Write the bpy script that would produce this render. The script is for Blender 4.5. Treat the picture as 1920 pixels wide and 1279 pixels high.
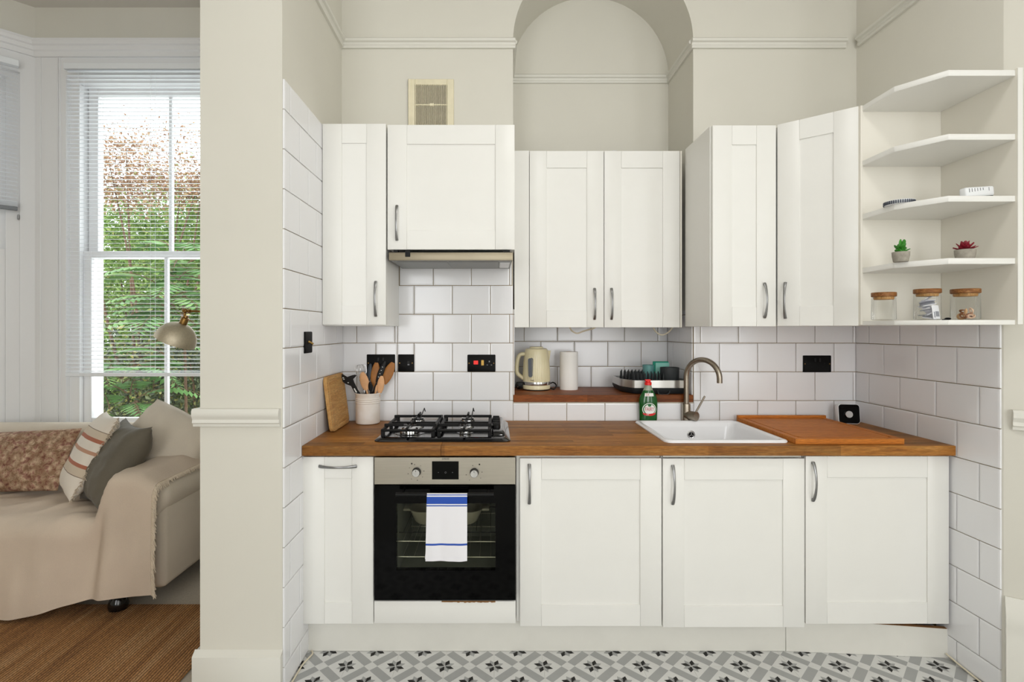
import bpy, bmesh, math, random
from math import pi, sin, cos, radians, sqrt
from mathutils import Vector, Matrix, noise

for o in list(bpy.data.objects):
    bpy.data.objects.remove(o)
SC = bpy.context.scene
COL = SC.collection
random.seed(4)

# ------------------------------------------------------------------ camera, world, lights, exposure
F, CX, CY, ZC = 980.0, 925.0, 618.0, 1.393       # focal length (px), vanishing point, eye height
cam_d = bpy.data.cameras.new('camera')
cam = bpy.data.objects.new('camera', cam_d)
COL.objects.link(cam)
cam.location = (0, 0, ZC)
cam.rotation_euler = (pi/2, 0, 0)
cam_d.sensor_width = 36
cam_d.lens = 36*F/1920
cam_d.shift_x = (960-CX)/1920
cam_d.shift_y = -(639.5-CY)/1920
cam_d.clip_start = .05
SC.camera = cam

world = bpy.data.worlds.new('sky')
SC.world = world
world.use_nodes = True
wb = world.node_tree.nodes['Background']
wb.inputs[0].default_value = (.93, .97, 1.0, 1)
wb.inputs[1].default_value = 3.2

def area(name, loc, rot, sx, sy, power, col=(1, 1, 1)):
    d = bpy.data.lights.new(name, 'AREA')
    d.shape = 'RECTANGLE'; d.size = sx; d.size_y = sy
    d.energy = power; d.color = col
    o = bpy.data.objects.new(name, d); COL.objects.link(o)
    o.location = loc; o.rotation_euler = rot
    return o
# daylight through the tall windows in the wall behind the camera and in the bay
area('daylight_behind_right', (1.5, -2.52, 1.9), (pi/2, 0, 0), 1.3, 2.4, 40, (1, .99, .975))
area('daylight_behind_left', (-1.35, -2.52, 1.9), (pi/2, 0, 0), 1.3, 2.4, 32, (1, .99, .975))
area('daylight_side', (2.86, -.9, 1.9), (0, pi/2, 0), 2.4, 1.2, 15, (1, .99, .975))
area('overhead_fill', (.5, .9, 3.5), (0, 0, 0), .5, .5, 16, (1, .985, .965))  # unseen fill added overhead to lift the worktop top, not a room fitting
area('daylight_bay', (-2.25, 3.78, 1.95), (-pi/2, 0, 0), 1.1, 2.3, 22, (.95, .98, 1))
SC.view_settings.view_transform = 'Standard'
SC.view_settings.look = 'None'
SC.view_settings.gamma = 1
SC.view_settings.use_curve_mapping = False
SC.view_settings.exposure = -0.30

# ------------------------------------------------------------------ helpers
WM = {}
I4 = Matrix.Identity(4)
def P(px, py, Y):
    return Vector(((px-CX)*Y/F, Y, ZC-(py-CY)*Y/F))
def PX(px, Y): return (px-CX)*Y/F
def PZ(py, Y): return ZC-(py-CY)*Y/F
def YF(py, z): return (ZC-z)*F/(py-CY)          # depth of a pixel row on a horizontal plane

def _finish(o, parent, mw):
    COL.objects.link(o)
    if parent is not None:
        o.parent = parent
        o.matrix_parent_inverse = WM[parent].inverted()
    o.matrix_basis = mw
    WM[o] = mw
    return o
def thing(name, label, cat, loc=(0, 0, 0), group=None, kind=None):
    o = bpy.data.objects.new(name, None)
    o.empty_display_size = .05
    _finish(o, None, Matrix.Translation(Vector(loc)))
    tag(o, label, cat, group, kind)
    return o
def tag(o, label=None, cat=None, group=None, kind=None):
    if label: o['label'] = label
    if cat: o['category'] = cat
    if group: o['group'] = group
    if kind: o['kind'] = kind
    return o
def meshobj(name, me, parent=None, mw=I4, label=None):
    o = bpy.data.objects.new(name, me)
    _finish(o, parent, mw)
    if label: o['label'] = label
    return o

class G:
    """collects shapes into one bmesh"""
    def __init__(self): self.bm = bmesh.new(); self.m = 0
    def _merge(self, b):
        for f in b.faces: f.material_index = self.m
        me = bpy.data.meshes.new('t'); b.to_mesh(me); b.free()
        self.bm.from_mesh(me); bpy.data.meshes.remove(me)
        return self
    def box(self, x0, x1, y0, y1, z0, z1, bev=0, seg=2, M=None):
        b = bmesh.new()
        bmesh.ops.create_cube(b, size=1)
        for v in b.verts:
            v.co = Vector(((x0+x1)/2+v.co.x*(x1-x0), (y0+y1)/2+v.co.y*(y1-y0), (z0+z1)/2+v.co.z*(z1-z0)))
        if bev: bmesh.ops.bevel(b, geom=b.edges[:], offset=bev, segments=seg, profile=.5, affect='EDGES')
        if M is not None: bmesh.ops.transform(b, matrix=M, verts=b.verts)
        return self._merge(b)
    def face(self, pts):
        vs = [self.bm.verts.new(p) for p in pts]
        f = self.bm.faces.new(vs); f.material_index = self.m
        return self
    def prism(self, pts, vec, bev=0, seg=2):
        b = bmesh.new(); vec = Vector(vec)
        v0 = [b.verts.new(Vector(p)) for p in pts]; v1 = [b.verts.new(Vector(p)+vec) for p in pts]
        n = len(pts)
        b.faces.new(v0[::-1]); b.faces.new(v1)
        for i in range(n): b.faces.new((v0[i], v0[(i+1) % n], v1[(i+1) % n], v1[i]))
        bmesh.ops.recalc_face_normals(b, faces=b.faces)
        if bev: bmesh.ops.bevel(b, geom=b.edges[:], offset=bev, segments=seg, profile=.5, affect='EDGES')
        return self._merge(b)
    def loft(self, loops, cap0=True, cap1=True, closed=True):
        b = bmesh.new()
        L = [[b.verts.new(Vector(p)) for p in lp] for lp in loops]
        n = len(L[0])
        for a, c in zip(L[:-1], L[1:]):
            for i in range(n if closed else n-1):
                j = (i+1) % n
                try: b.faces.new((a[i], a[j], c[j], c[i]))
                except ValueError: pass
        if cap0 and n > 2: b.faces.new(L[0][::-1])
        if cap1 and n > 2: b.faces.new(L[-1])
        bmesh.ops.remove_doubles(b, verts=b.verts, dist=1e-6)
        bmesh.ops.recalc_face_normals(b, faces=b.faces)
        return self._merge(b)
    def lathe(self, prof, c=(0, 0, 0), n=32, M=None, rib=None, cap0=True, cap1=True):
        loops = []
        for r, z in prof:
            lp = []
            for i in range(n):
                a = 2*pi*i/n
                k = r*(1+(rib(a, z) if rib else 0))
                p = Vector((k*cos(a), k*sin(a), z))
                lp.append((M @ p if M is not None else p)+Vector(c))
            loops.append(lp)
        return self.loft(loops, cap0, cap1)
    def tube(self, pts, r, n=10, flat=1.0, up=None, cap=True):
        pts = [Vector(p) for p in pts]
        rr = r if isinstance(r, (list, tuple)) else [r]*len(pts)
        loops = []; prev = None
        for i, p in enumerate(pts):
            t = (pts[min(i+1, len(pts)-1)]-pts[max(i-1, 0)]).normalized()
            if prev is None:
                u = Vector(up) if up is not None else (Vector((0, 0, 1)) if abs(t.z) < .9 else Vector((1, 0, 0)))
            else: u = prev
            u = (u-t*u.dot(t)).normalized(); prev = u
            w = t.cross(u)
            loops.append([p+u*(cos(2*pi*k/n)*rr[i])+w*(sin(2*pi*k/n)*rr[i]*flat) for k in range(n)])
        return self.loft(loops, cap, cap)
    def cyl(self, p0, p1, r0, r1=None, n=24):
        return self.tube([p0, p1], [r0, r0 if r1 is None else r1], n)
    def sphere(self, c, rx, ry=None, rz=None, n=16, M=None):
        b = bmesh.new(); bmesh.ops.create_uvsphere(b, u_segments=n, v_segments=max(6, n//2), radius=1)
        for v in b.verts:
            q = Vector((v.co.x*rx, v.co.y*(ry or rx), v.co.z*(rz or rx)))
            v.co = (M @ q if M is not None else q)+Vector(c)
        return self._merge(b)
    def torus(self, c, R, r, n=24, m=8, M=None):
        pts = []
        for i in range(n+1):
            a = 2*pi*i/n
            q = Vector((R*cos(a), R*sin(a), 0))
            pts.append((M @ q if M is not None else q)+Vector(c))
        return self.tube(pts, r, m, cap=False)
    def mesh(self, name, mats, ang=38):
        bm = self.bm
        bm.normal_update()
        for f in bm.faces: f.smooth = True
        lim = radians(ang)
        for e in bm.edges:
            e.smooth = not (len(e.link_faces) != 2 or e.calc_face_angle(0) > lim)
        me = bpy.data.meshes.new(name); bm.to_mesh(me); bm.free()
        for m in (mats if isinstance(mats, (list, tuple)) else [mats]): me.materials.append(m)
        return me
    def obj(self, name, mats, parent=None, mw=I4, label=None, ang=38):
        return meshobj(name, self.mesh(name, mats, ang), parent, mw, label)

def rrect(x0, x1, y0, y1, z, r, n=5):
    out = []
    for cx, cy, a0 in ((x1-r, y1-r, 0), (x0+r, y1-r, pi/2), (x0+r, y0+r, pi), (x1-r, y0+r, 3*pi/2)):
        for i in range(n+1):
            a = a0+pi/2*i/n
            out.append((cx+r*cos(a), cy+r*sin(a), z))
    return out
def bez(p0, p1, p2, p3, n=12):
    p0, p1, p2, p3 = map(Vector, (p0, p1, p2, p3)); out = []
    for i in range(n+1):
        t = i/n; s = 1-t
        out.append(p0*s**3+p1*3*s*s*t+p2*3*s*t*t+p3*t**3)
    return out
def smooth(pts, n=6):
    pts = [Vector(p) for p in pts]; out = []
    for i in range(len(pts)-1):
        a, b = pts[i], pts[i+1]
        pa = pts[i-1] if i else a; pb = pts[i+2] if i+2 < len(pts) else b
        for k in range(n):
            t = k/n
            out.append(.5*((2*a)+(b-pa)*t+(2*pa-5*a+4*b-pb)*t*t+(3*a-pa-3*b+pb)*t**3))
    out.append(pts[-1]); return out
def axes(x, y, z, o):
    m = Matrix((Vector(x), Vector(y), Vector(z))).transposed().to_4x4()
    m.translation = Vector(o); return m
def sstep(a, b, x):
    t = min(1, max(0, (x-a)/(b-a))); return t*t*(3-2*t)
def text_mesh(s, size, mat, extrude=.0003):
    c = bpy.data.curves.new('lettering', 'FONT'); c.body = s; c.size = size; c.extrude = extrude
    c.align_x = 'CENTER'; c.align_y = 'CENTER'; c.resolution_u = 3
    o = bpy.data.objects.new('lettering', c); COL.objects.link(o)
    bpy.context.view_layer.update()
    me = bpy.data.meshes.new_from_object(o.evaluated_get(bpy.context.evaluated_depsgraph_get()))
    bpy.data.objects.remove(o); bpy.data.curves.remove(c)
    me.materials.clear(); me.materials.append(mat)
    return me

# ------------------------------------------------------------------ materials
def lin(c):
    return tuple(((v/255)/12.92 if v/255 <= .04045 else ((v/255+.055)/1.055)**2.4) for v in c)+(1,)
class NT:
    def __init__(self, name):
        self.mat = bpy.data.materials.new(name); self.mat.use_nodes = True
        self.t = self.mat.node_tree; self.N = self.t.nodes; self.b = self.N['Principled BSDF']
    def n(self, typ, **kw):
        nd = self.N.new(typ)
        for k, v in kw.items():
            if isinstance(k, str) and k.startswith('i_'): nd.inputs[k[2:].replace('_', ' ')].default_value = v
            else: setattr(nd, k, v)
        return nd
    def l(self, a, b): self.t.links.new(a, b)
    def coord(self, scale=(1, 1, 1), rot=(0, 0, 0)):
        tc = self.n('ShaderNodeTexCoord'); mp = self.n('ShaderNodeMapping')
        mp.inputs['Scale'].default_value = scale; mp.inputs['Rotation'].default_value = rot
        self.l(tc.outputs['Object'], mp.inputs['Vector']); return mp.outputs['Vector']
    def noise(self, vec, scale, detail=4, rough=.55, dist=0):
        nd = self.n('ShaderNodeTexNoise'); nd.inputs['Scale'].default_value = scale
        nd.inputs['Detail'].default_value = detail; nd.inputs['Roughness'].default_value = rough
        nd.inputs['Distortion'].default_value = dist
        self.l(vec, nd.inputs['Vector']); return nd.outputs['Fac']
    def ramp(self, fac, stops, interp='LINEAR'):
        r = self.n('ShaderNodeValToRGB'); cr = r.color_ramp; cr.interpolation = interp
        while len(cr.elements) > 1: cr.elements.remove(cr.elements[-1])
        cr.elements[0].position = stops[0][0]; cr.elements[0].color = stops[0][1]
        for p, c in stops[1:]:
            e = cr.elements.new(p); e.color = c
        self.l(fac, r.inputs['Fac']); return r.outputs['Color']
    def mix(self, fac, a, b, mode='MIX'):
        m = self.n('ShaderNodeMix', data_type='RGBA', blend_type=mode)
        for sock, v in ((m.inputs[0], fac), (m.inputs[6], a), (m.inputs[7], b)):
            if isinstance(v, (int, float, tuple)): sock.default_value = v
            else: self.l(v, sock)
        return m.outputs[2]
    def math(self, op, a, b=0.0, c=None):
        m = self.n('ShaderNodeMath', operation=op)
        for sock, v in zip(m.inputs, (a, b) if c is None else (a, b, c)):
            if isinstance(v, (int, float)): sock.default_value = v
            else: self.l(v, sock)
        return m.outputs[0]
    def bump(self, h, strength=.2, dist=.002):
        b = self.n('ShaderNodeBump'); b.inputs['Strength'].default_value = strength; b.inputs['Distance'].default_value = dist
        self.l(h, b.inputs['Height']); self.l(b.outputs['Normal'], self.b.inputs['Normal'])
    def base(self, c):
        if isinstance(c, tuple): self.b.inputs['Base Color'].default_value = c
        else: self.l(c, self.b.inputs['Base Color'])
def M(name, col, rough=.5, metal=0, vary=0, vscale=6, bump=0, bscale=120, coat=0, spec=None, alpha=None, emit=None):
    t = NT(name); c = lin(col)
    t.b.inputs['Roughness'].default_value = rough; t.b.inputs['Metallic'].default_value = metal
    if coat: t.b.inputs['Coat Weight'].default_value = coat; t.b.inputs['Coat Roughness'].default_value = .08
    if spec is not None: t.b.inputs['Specular IOR Level'].default_value = spec
    if vary:
        f = t.noise(t.coord(), vscale)
        d = tuple(max(0, v*(1-vary)) for v in c[:3])+(1,); e = tuple(min(1, v*(1+vary*.5)) for v in c[:3])+(1,)
        t.base(t.ramp(f, [(.3, d), (.7, e)]))
    else: t.base(c)
    if bump: t.bump(t.noise(t.coord(), bscale, 3), bump, .001)
    if emit: t.b.inputs['Emission Color'].default_value = lin(col); t.b.inputs['Emission Strength'].default_value = emit
    return t.mat
def wood(name, cols, axis='X', scale=1.0, stave=None, rough=.4, gloss_noise=True):
    t = NT(name)
    st = {'X': (1.2, 14, 14), 'Y': (14, 1.2, 14), 'Z': (14, 14, 1.2)}[axis]
    g = t.noise(t.coord(tuple(s*scale for s in st)), 3.0, 6, .6, .6)
    fine = t.noise(t.coord(tuple(s*scale*4 for s in st)), 6.0, 3)
    col = t.ramp(g, [(.25, lin(cols[0])), (.5, lin(cols[1])), (.78, lin(cols[2]))])
    if stave:
        br = t.n('ShaderNodeTexBrick')
        br.offset = .37; br.squash = 1
        br.inputs['Color1'].default_value = (0, 0, 0, 1); br.inputs['Color2'].default_value = (1, 1, 1, 1)
        br.inputs['Mortar'].default_value = (.1, .1, .1, 1)
        br.inputs['Scale'].default_value = 1; br.inputs['Mortar Size'].default_value = .0006
        br.inputs['Brick Width'].default_value = stave[0]; br.inputs['Row Height'].default_value = stave[1]
        t.l(t.coord(rot=(0, 0, 0) if axis == 'X' else (0, 0, pi/2)), br.inputs['Vector'])
        k = t.ramp(br.outputs['Color'], [(0, lin((190, 186, 180))), (1, lin((255, 250, 240)))])
        col = t.mix(1.0, col, k, 'MULTIPLY')
    f2 = t.ramp(fine, [(.35, lin((205, 205, 205))), (.65, (1, 1, 1, 1))])
    t.base(t.mix(1.0, col, f2, 'MULTIPLY'))
    t.b.inputs['Roughness'].default_value = rough; t.b.inputs['Specular IOR Level'].default_value = .28
    t.bump(fine, .12, .0008)
    return t.mat
def glass(name, tint=(1, 1, 1), refl=.5, rough=.02):
    t = NT(name); N = t.N
    tr = t.n('ShaderNodeBsdfTransparent'); tr.inputs[0].default_value = tint+(1,)
    gl = t.n('ShaderNodeBsdfGlossy'); gl.inputs['Roughness'].default_value = rough
    fr = t.n('ShaderNodeFresnel'); fr.inputs['IOR'].default_value = 1.45
    mx = t.n('ShaderNodeMixShader')
    f = t.math('MULTIPLY', fr.outputs[0], refl)
    t.l(f, mx.inputs[0]); t.l(tr.outputs[0], mx.inputs[1]); t.l(gl.outputs[0], mx.inputs[2])
    t.l(mx.outputs[0], N['Material Output'].inputs['Surface'])
    return t.mat
def steel(name, col, rough=.3, axis=None):
    t = NT(name); t.b.inputs['Metallic'].default_value = 1; t.b.inputs['Roughness'].default_value = rough
    sc = {'X': (3, 300, 300), 'Z': (300, 300, 3), None: (60, 60, 60)}[axis]
    f = t.noise(t.coord(sc), 2, 2)
    c = lin(col)
    t.base(t.ramp(f, [(.3, tuple(v*.88 for v in c[:3])+(1,)), (.7, c)]))
    return t.mat

m_wall = M('wall_paint', (220, 217, 206), .75, vary=.02, vscale=3, bump=.06, bscale=160)
m_pill = m_wall
m_trim = M('trim_paint', (224, 222, 213), .5)
m_white = M('white_gloss_paint', (236, 236, 236), .35)
m_ceil = M('ceiling_paint', (222, 219, 212), .85)
m_cab = M('cabinet_white', (237, 236, 231), .38, vary=.012, vscale=8, bump=.03, bscale=300)
m_cabin = M('cabinet_inner_cream', (238, 234, 223), .5)
m_plinth = M('plinth_white', (228, 226, 218), .5, vary=.03, vscale=9)
m_chip = M('chipboard_edge', (150, 108, 66), .85, vary=.3, vscale=90)
m_tile = M('tile_glaze', (240, 240, 242), .14, vary=.015, vscale=4, bump=.02, bscale=14)
m_grout = M('grout', (164, 147, 118), .9, vary=.2, vscale=12)
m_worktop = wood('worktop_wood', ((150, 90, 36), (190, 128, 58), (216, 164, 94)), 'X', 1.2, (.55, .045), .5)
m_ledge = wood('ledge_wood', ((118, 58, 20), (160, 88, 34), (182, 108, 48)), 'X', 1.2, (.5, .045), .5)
m_board = wood('board_wood', ((182, 102, 30), (208, 124, 44), (220, 142, 60)), 'X', 1.0, None, .55)
m_bamboo = wood('bamboo', ((178, 124, 66), (205, 154, 92), (218, 172, 112)), 'Z', 1.4, None, .5)
m_lid = wood('lid_wood', ((96, 56, 24), (146, 94, 48), (186, 138, 84)), 'X', 3.0, None, .5)
m_handle = steel('handle_metal', (150, 150, 150), .32)
m_nickel = steel('brushed_nickel', (166, 156, 142), .3)
m_steel = steel('oven_steel', (186, 180, 168), .34, 'X')
m_band = steel('rack_steel', (196, 194, 190), .3, 'X')
m_hood = steel('hood_metal', (160, 150, 130), .45, 'X')
m_hoodu = M('hood_filter_grey', (150, 152, 150), .5, metal=.4, bump=.4, bscale=500)
m_chrome = steel('chrome', (215, 215, 215), .14)
m_black = M('black_plastic', (11, 11, 12), .45, spec=.3)
m_blackg = M('black_glass', (3, 3, 3), .07, spec=.12)
m_enamel = M('black_enamel', (9, 9, 10), .12, coat=.3)
m_iron = M('black_iron', (10, 10, 10), .5, spec=.25)
m_socket = M('black_socket', (6, 6, 6), .5, spec=.15)
m_sockhole = M('socket_hole', (2, 2, 2), .9)
m_brass = steel('brass', (184, 148, 82), .3)
m_red = M('red_switch', (235, 36, 28), .4, emit=.35)
m_sink = M('sink_ceramic', (244, 244, 246), .12)
m_rubber = M('dark_rubber', (28, 32, 34), .6)
m_caddy = M('caddy_grey', (44, 48, 50), .6)
m_teal = M('teal_cloth', (26, 140, 116), .8)
m_paleteal = M('pale_teal_cloth', (130, 190, 178), .8)
m_ktl = M('kettle_cream', (232, 222, 184), .3, coat=.3)
m_gauge = M('gauge_grey', (104, 110, 118), .2)
m_paper = M('paper_towel', (250, 248, 244), .95, bump=.25, bscale=260)
m_crock = None
t = NT('crock_glaze')
tc = t.n('ShaderNodeTexCoord'); sp = t.n('ShaderNodeSeparateXYZ'); t.l(tc.outputs['Object'], sp.inputs[0])
nz = t.noise(t.coord(), 9, 3)
t.base(t.ramp(t.math('ADD', t.math('MULTIPLY', nz, .6), .2), [(.35, lin((226, 214, 200))), (.6, lin((240, 235, 230)))]))
t.b.inputs['Roughness'].default_value = .25
m_crock = t.mat
m_woodlt = M('beech_wood', (224, 172, 124), .6, vary=.12, vscale=30)
m_woodbr = M('brown_wood', (166, 108, 48), .55, vary=.2, vscale=30)
m_navy = M('navy_silicone', (34, 46, 58), .5)
m_bottle = M('bottle_green', (6, 84, 30), .16, coat=.4)
m_clear = M('bottle_neck_clear', (150, 160, 140), .2)
m_labelw = M('label_white', (240, 240, 236), .5)
m_labelr = M('label_red', (214, 34, 36), .5)
m_labelg = M('label_green', (20, 110, 50), .5)
m_redcap = M('red_cap', (232, 30, 26), .35)
m_jar = glass('jar_glass', (.985, .99, .987), .45, .12)
m_pane = glass('window_glass', (.97, .98, .98), .6)
m_ovenpane = glass('oven_glass', (.80, .81, .77), .2)
m_conc = M('concrete', (164, 158, 146), .9, vary=.18, vscale=60, bump=.4, bscale=200)
m_leafg = M('succulent_green', (58, 140, 40), .5, vary=.2, vscale=40)
m_leafr = M('succulent_red', (140, 24, 44), .5, vary=.25, vscale=40)
m_plastic = M('white_plastic', (238, 240, 242), .4)
m_grey = M('grey_plastic', (128, 130, 134), .5)
m_cream = M('aged_cream_plastic', (232, 223, 194), .55, vary=.06, vscale=20)
m_dark = M('vent_dark', (40, 32, 22), .9)
m_cable = M('cable_cream', (226, 216, 192), .5)
m_cavity = M('oven_enamel', (150, 152, 142), .5)
m_dish = M('dish_ceramic', (206, 198, 178), .35)
m_rack = M('rack_wire', (215, 210, 196), .3, metal=.6)
m_blind = M('blind_white', (240, 243, 246), .45)
m_blindd = M('blind_rail_grey', (120, 124, 128), .45)
m_ext = M('exterior_render', (246, 244, 238), .8)

t = NT('towel_cloth')
tc = t.n('ShaderNodeTexCoord'); sp = t.n('ShaderNodeSeparateXYZ'); t.l(tc.outputs['Object'], sp.inputs[0])
def tz(y): return (PZ(y, 2.135)-.4)/.4
wt, bl = lin((240, 239, 243)), lin((46, 84, 178))
zf = t.math('DIVIDE', t.math('SUBTRACT', sp.outputs['Z'], .4), .4)
t.base(t.ramp(zf, [(0, wt), (tz(1022), bl), (tz(1018.3), wt), (tz(948.3), bl), (tz(946.6), wt), (tz(944.6), bl), (tz(930.5), wt), (tz(928.6), bl), (tz(927.4), wt)], 'CONSTANT'))
t.b.inputs['Roughness'].default_value = .9
t.bump(t.noise(t.coord((1, 1, 1)), 700, 2), .3, .0006)
m_towel = t.mat

# floor print colours, carpet, rug, textiles
m_fl0 = M('floor_print_pale', (219, 219, 216), .42, vary=.03, vscale=10)
m_fl1 = M('floor_print_grey', (166, 167, 166), .42, vary=.04, vscale=10)
m_fl2 = M('floor_print_black', (24, 22, 21), .5, spec=.3)
m_flj = M('floor_joint', (214, 213, 208), .8)
m_carpet = M('carpet_pile', (186, 176, 160), .95, vary=.15, vscale=160, bump=.7, bscale=420)
t = NT('jute_weave')
w = t.n('ShaderNodeTexWave', wave_type='BANDS', bands_direction='X'); w.inputs['Scale'].default_value = 24
w.inputs['Distortion'].default_value = 1.2; w.inputs['Detail'].default_value = 2; w.inputs['Detail Scale'].default_value = 3
t.l(t.coord((1, .35, 1)), w.inputs['Vector'])
big = t.noise(t.coord((7, .5, 1)), 3, 3)
knot = t.noise(t.coord((60, 40, 1)), 3, 2)
c = t.ramp(big, [(.3, lin((158, 108, 60))), (.5, lin((192, 138, 82))), (.7, lin((210, 162, 110)))])
c = t.mix(1.0, c, t.ramp(w.outputs['Color'], [(0, lin((150, 146, 140))), (.6, (1, 1, 1, 1))]), 'MULTIPLY')
c = t.mix(1.0, c, t.ramp(knot, [(.3, lin((170, 165, 160))), (.6, (1, 1, 1, 1))]), 'MULTIPLY')
t.base(c); t.b.inputs['Roughness'].default_value = .95
t.bump(w.outputs['Fac'], .8, .004)
m_jute = t.mat
def fabric(name, col, weave=600, bump=.35, vary=.05, rough=.95, sheen=0):
    t = NT(name); c = lin(col)
    f = t.noise(t.coord(), 5, 3)
    w1 = t.noise(t.coord((weave, weave*.25, weave)), 1, 2)
    cc = t.ramp(f, [(.3, tuple(v*(1-vary*2) for v in c[:3])+(1,)), (.7, c)])
    cc = t.mix(.35, cc, t.ramp(w1, [(.3, tuple(v*.8 for v in c[:3])+(1,)), (.7, c)]))
    t.base(cc); t.b.inputs['Roughness'].default_value = rough
    if sheen: t.b.inputs['Sheen Weight'].default_value = sheen; t.b.inputs['Sheen Roughness'].default_value = .4
    t.bump(w1, bump, .001)
    return t.mat
m_sofa = fabric('sofa_linen', (222, 210, 192))
m_throw = fabric('throw_weave', (216, 198, 178), 420, .5, .06)
m_fringe = fabric('fringe_cotton', (224, 208, 186))
m_creamc = fabric('cream_cushion_linen', (218, 206, 188))
m_velvet = fabric('grey_velvet', (108, 101, 87), 300, .15, .14, .8, .12)
t = NT('kantha_print')
v = t.n('ShaderNodeTexVoronoi'); v.inputs['Scale'].default_value = 30; v.inputs['Randomness'].default_value = 1
t.l(t.coord((1, 1, 1.3)), v.inputs['Vector'])
n1 = t.noise(t.coord(), 34, 5, .65, .25)
c = t.ramp(n1, [(.3, lin((128, 92, 82))), (.42, lin((178, 138, 124))), (.5, lin((210, 190, 164))), (.6, lin((166, 140, 116))), (.72, lin((226, 212, 190)))])
c2 = t.ramp(v.outputs['Distance'], [(.1, lin((255, 248, 240))), (.7, lin((186, 164, 148)))])
t.base(t.mix(1.0, c, c2, 'MULTIPLY')); t.b.inputs['Roughness'].default_value = .9
t.bump(n1, .6, .006)
m_kantha = t.mat
t = NT('striped_cushion_linen')
tc = t.n('ShaderNodeTexCoord'); sp = t.n('ShaderNodeSeparateXYZ'); t.l(tc.outputs['Object'], sp.inputs[0])
cr, rs, dk = lin((226, 216, 202)), lin((172, 108, 84)), lin((130, 112, 96))
t.base(t.ramp(t.math('ADD', t.math('DIVIDE', sp.outputs['Y'], .46), .5),
   [(0, cr), (.265, dk), (.272, lin((206, 190, 168))), (.36, rs), (.40, cr), (.52, lin((190, 146, 120))), (.56, cr), (.66, rs), (.70, lin((206, 190, 168))), (.785, dk), (.792, cr)], 'CONSTANT'))
t.b.inputs['Roughness'].default_value = .95
t.bump(t.noise(t.coord(), 500, 2), .3, .001)
m_stripe = t.mat
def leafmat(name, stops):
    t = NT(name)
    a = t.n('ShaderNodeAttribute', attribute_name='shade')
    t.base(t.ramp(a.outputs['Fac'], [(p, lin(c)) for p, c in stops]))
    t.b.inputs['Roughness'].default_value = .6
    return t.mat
m_leaf = leafmat('garden_leaf', [(0, (98, 130, 60)), (.45, (136, 170, 82)), (.8, (168, 196, 104)), (1, (206, 206, 128))])
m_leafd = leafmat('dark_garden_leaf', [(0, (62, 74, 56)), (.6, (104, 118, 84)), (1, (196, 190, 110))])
m_leafb = leafmat('russet_leaf', [(0, (150, 112, 86)), (.5, (186, 146, 112)), (1, (206, 182, 140))])
m_frond = leafmat('frond_leaf', [(0, (84, 128, 66)), (.6, (118, 164, 92)), (1, (160, 196, 120))])
m_bark = M('bark', (122, 96, 74), .9, vary=.2, vscale=20)
m_lampm = steel('lamp_antique_metal', (206, 196, 174), .55)
m_lampb = steel('lamp_brass', (150, 116, 66), .35)
m_soil = M('garden_soil', (96, 90, 78), .95, vary=.3, vscale=4)

# ================================================================== THE SETTING
YB = 2.785          # plaster of the kitchen back wall (tiles stand 8 mm proud)
YA = 3.18           # back of the arched alcove
AX0, AX1 = .105, 1.065
ACX, AR, AZ = .585, .48, 2.933
XL, XR = -.808, 1.935
ZTOP = 3.55
LEDGE0, LEDGE1 = 1.007, 1.045

def rail_prism(g, a, b, nrm, z0, z1, d, prof=None):
    """moulding of height z0..z1, depth d, running a->b on a wall whose room side is nrm"""
    a, b, nrm = Vector(a+(0,)), Vector(b+(0,)), Vector(nrm+(0,))
    h = z1-z0
    prof = prof or [(0, 0), (.45, 0), (.6, .16), (.42, .36), (.55, .5), (.95, .58), (1, .8), (.7, .9), (.5, 1), (0, 1)]
    g.prism([a+nrm*(d*u)+Vector((0, 0, z0+h*v)) for u, v in prof], b-a)

# --- floors
floor = G().box(-1.0, 3.0, -2.7, 3.3, -.06, -.001).obj('floor', m_flj)
tag(floor, 'kitchen floor of pale tiles printed with black and grey stars', None, None, 'structure')
T = .204; FX0, FY0 = -.609, 2.162
def floor_tile_mesh():
    g = G(); h = T/2-.0004
    g.m = 0
    g.box(-h, h, -h, h, -.003, 0, .0003, 1)
    z = .00025
    def poly(pts, m):
        g.m = m; g.face([(x, y, z) for x, y in pts])
    def petal(cx, cy, ang, m, r=.042, hw=.0128, gap=.0026):
        d = Vector((cos(ang), sin(ang))); n = Vector((-d.y, d.x)); c = Vector((cx, cy))
        pts = [c+d*gap, c+d*(r*.5)+n*-hw, c+d*r, c+d*(r*.5)+n*hw]
        lim = h-.0002
        poly([(max(-lim, min(lim, p.x)), max(-lim, min(lim, p.y))) for p in pts], m)
    for k in range(8): petal(0, 0, pi/8+k*pi/4, 2 if k % 2 else 1)
    for sx in (-1, 1):
        for sy in (-1, 1):
            for k in range(8):
                a = pi/8+k*pi/4
                if cos(a)*sx < 0 and sin(a)*sy < 0: petal(sx*T/2, sy*T/2, a, 2 if k % 2 else 1)
    # grey bars on the diamond lattice joining the edge midpoints
    w = T*.09
    for sx in (-1, 1):
        for sy in (-1, 1):
            A = Vector((sx*T/2, 0)); B = Vector((0, sy*T/2)); d = (B-A).normalized(); n = Vector((-d.y, d.x))
            a, b = A+d*w*1.1, B-d*w*1.1
            lim = h-.0002
            pts = [a+n*w, b+n*w, b-n*w, a-n*w]
            poly([(max(-lim, min(lim, p.x)), max(-lim, min(lim, p.y))) for p in pts], 1)
    bmesh.ops.recalc_face_normals(g.bm, faces=[f for f in g.bm.faces])
    for f in g.bm.faces:
        if f.material_index and f.normal.z < 0: f.normal_flip()
    return g.mesh('floor_tile', [m_fl0, m_fl1, m_fl2])
fm = floor_tile_mesh()
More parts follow.
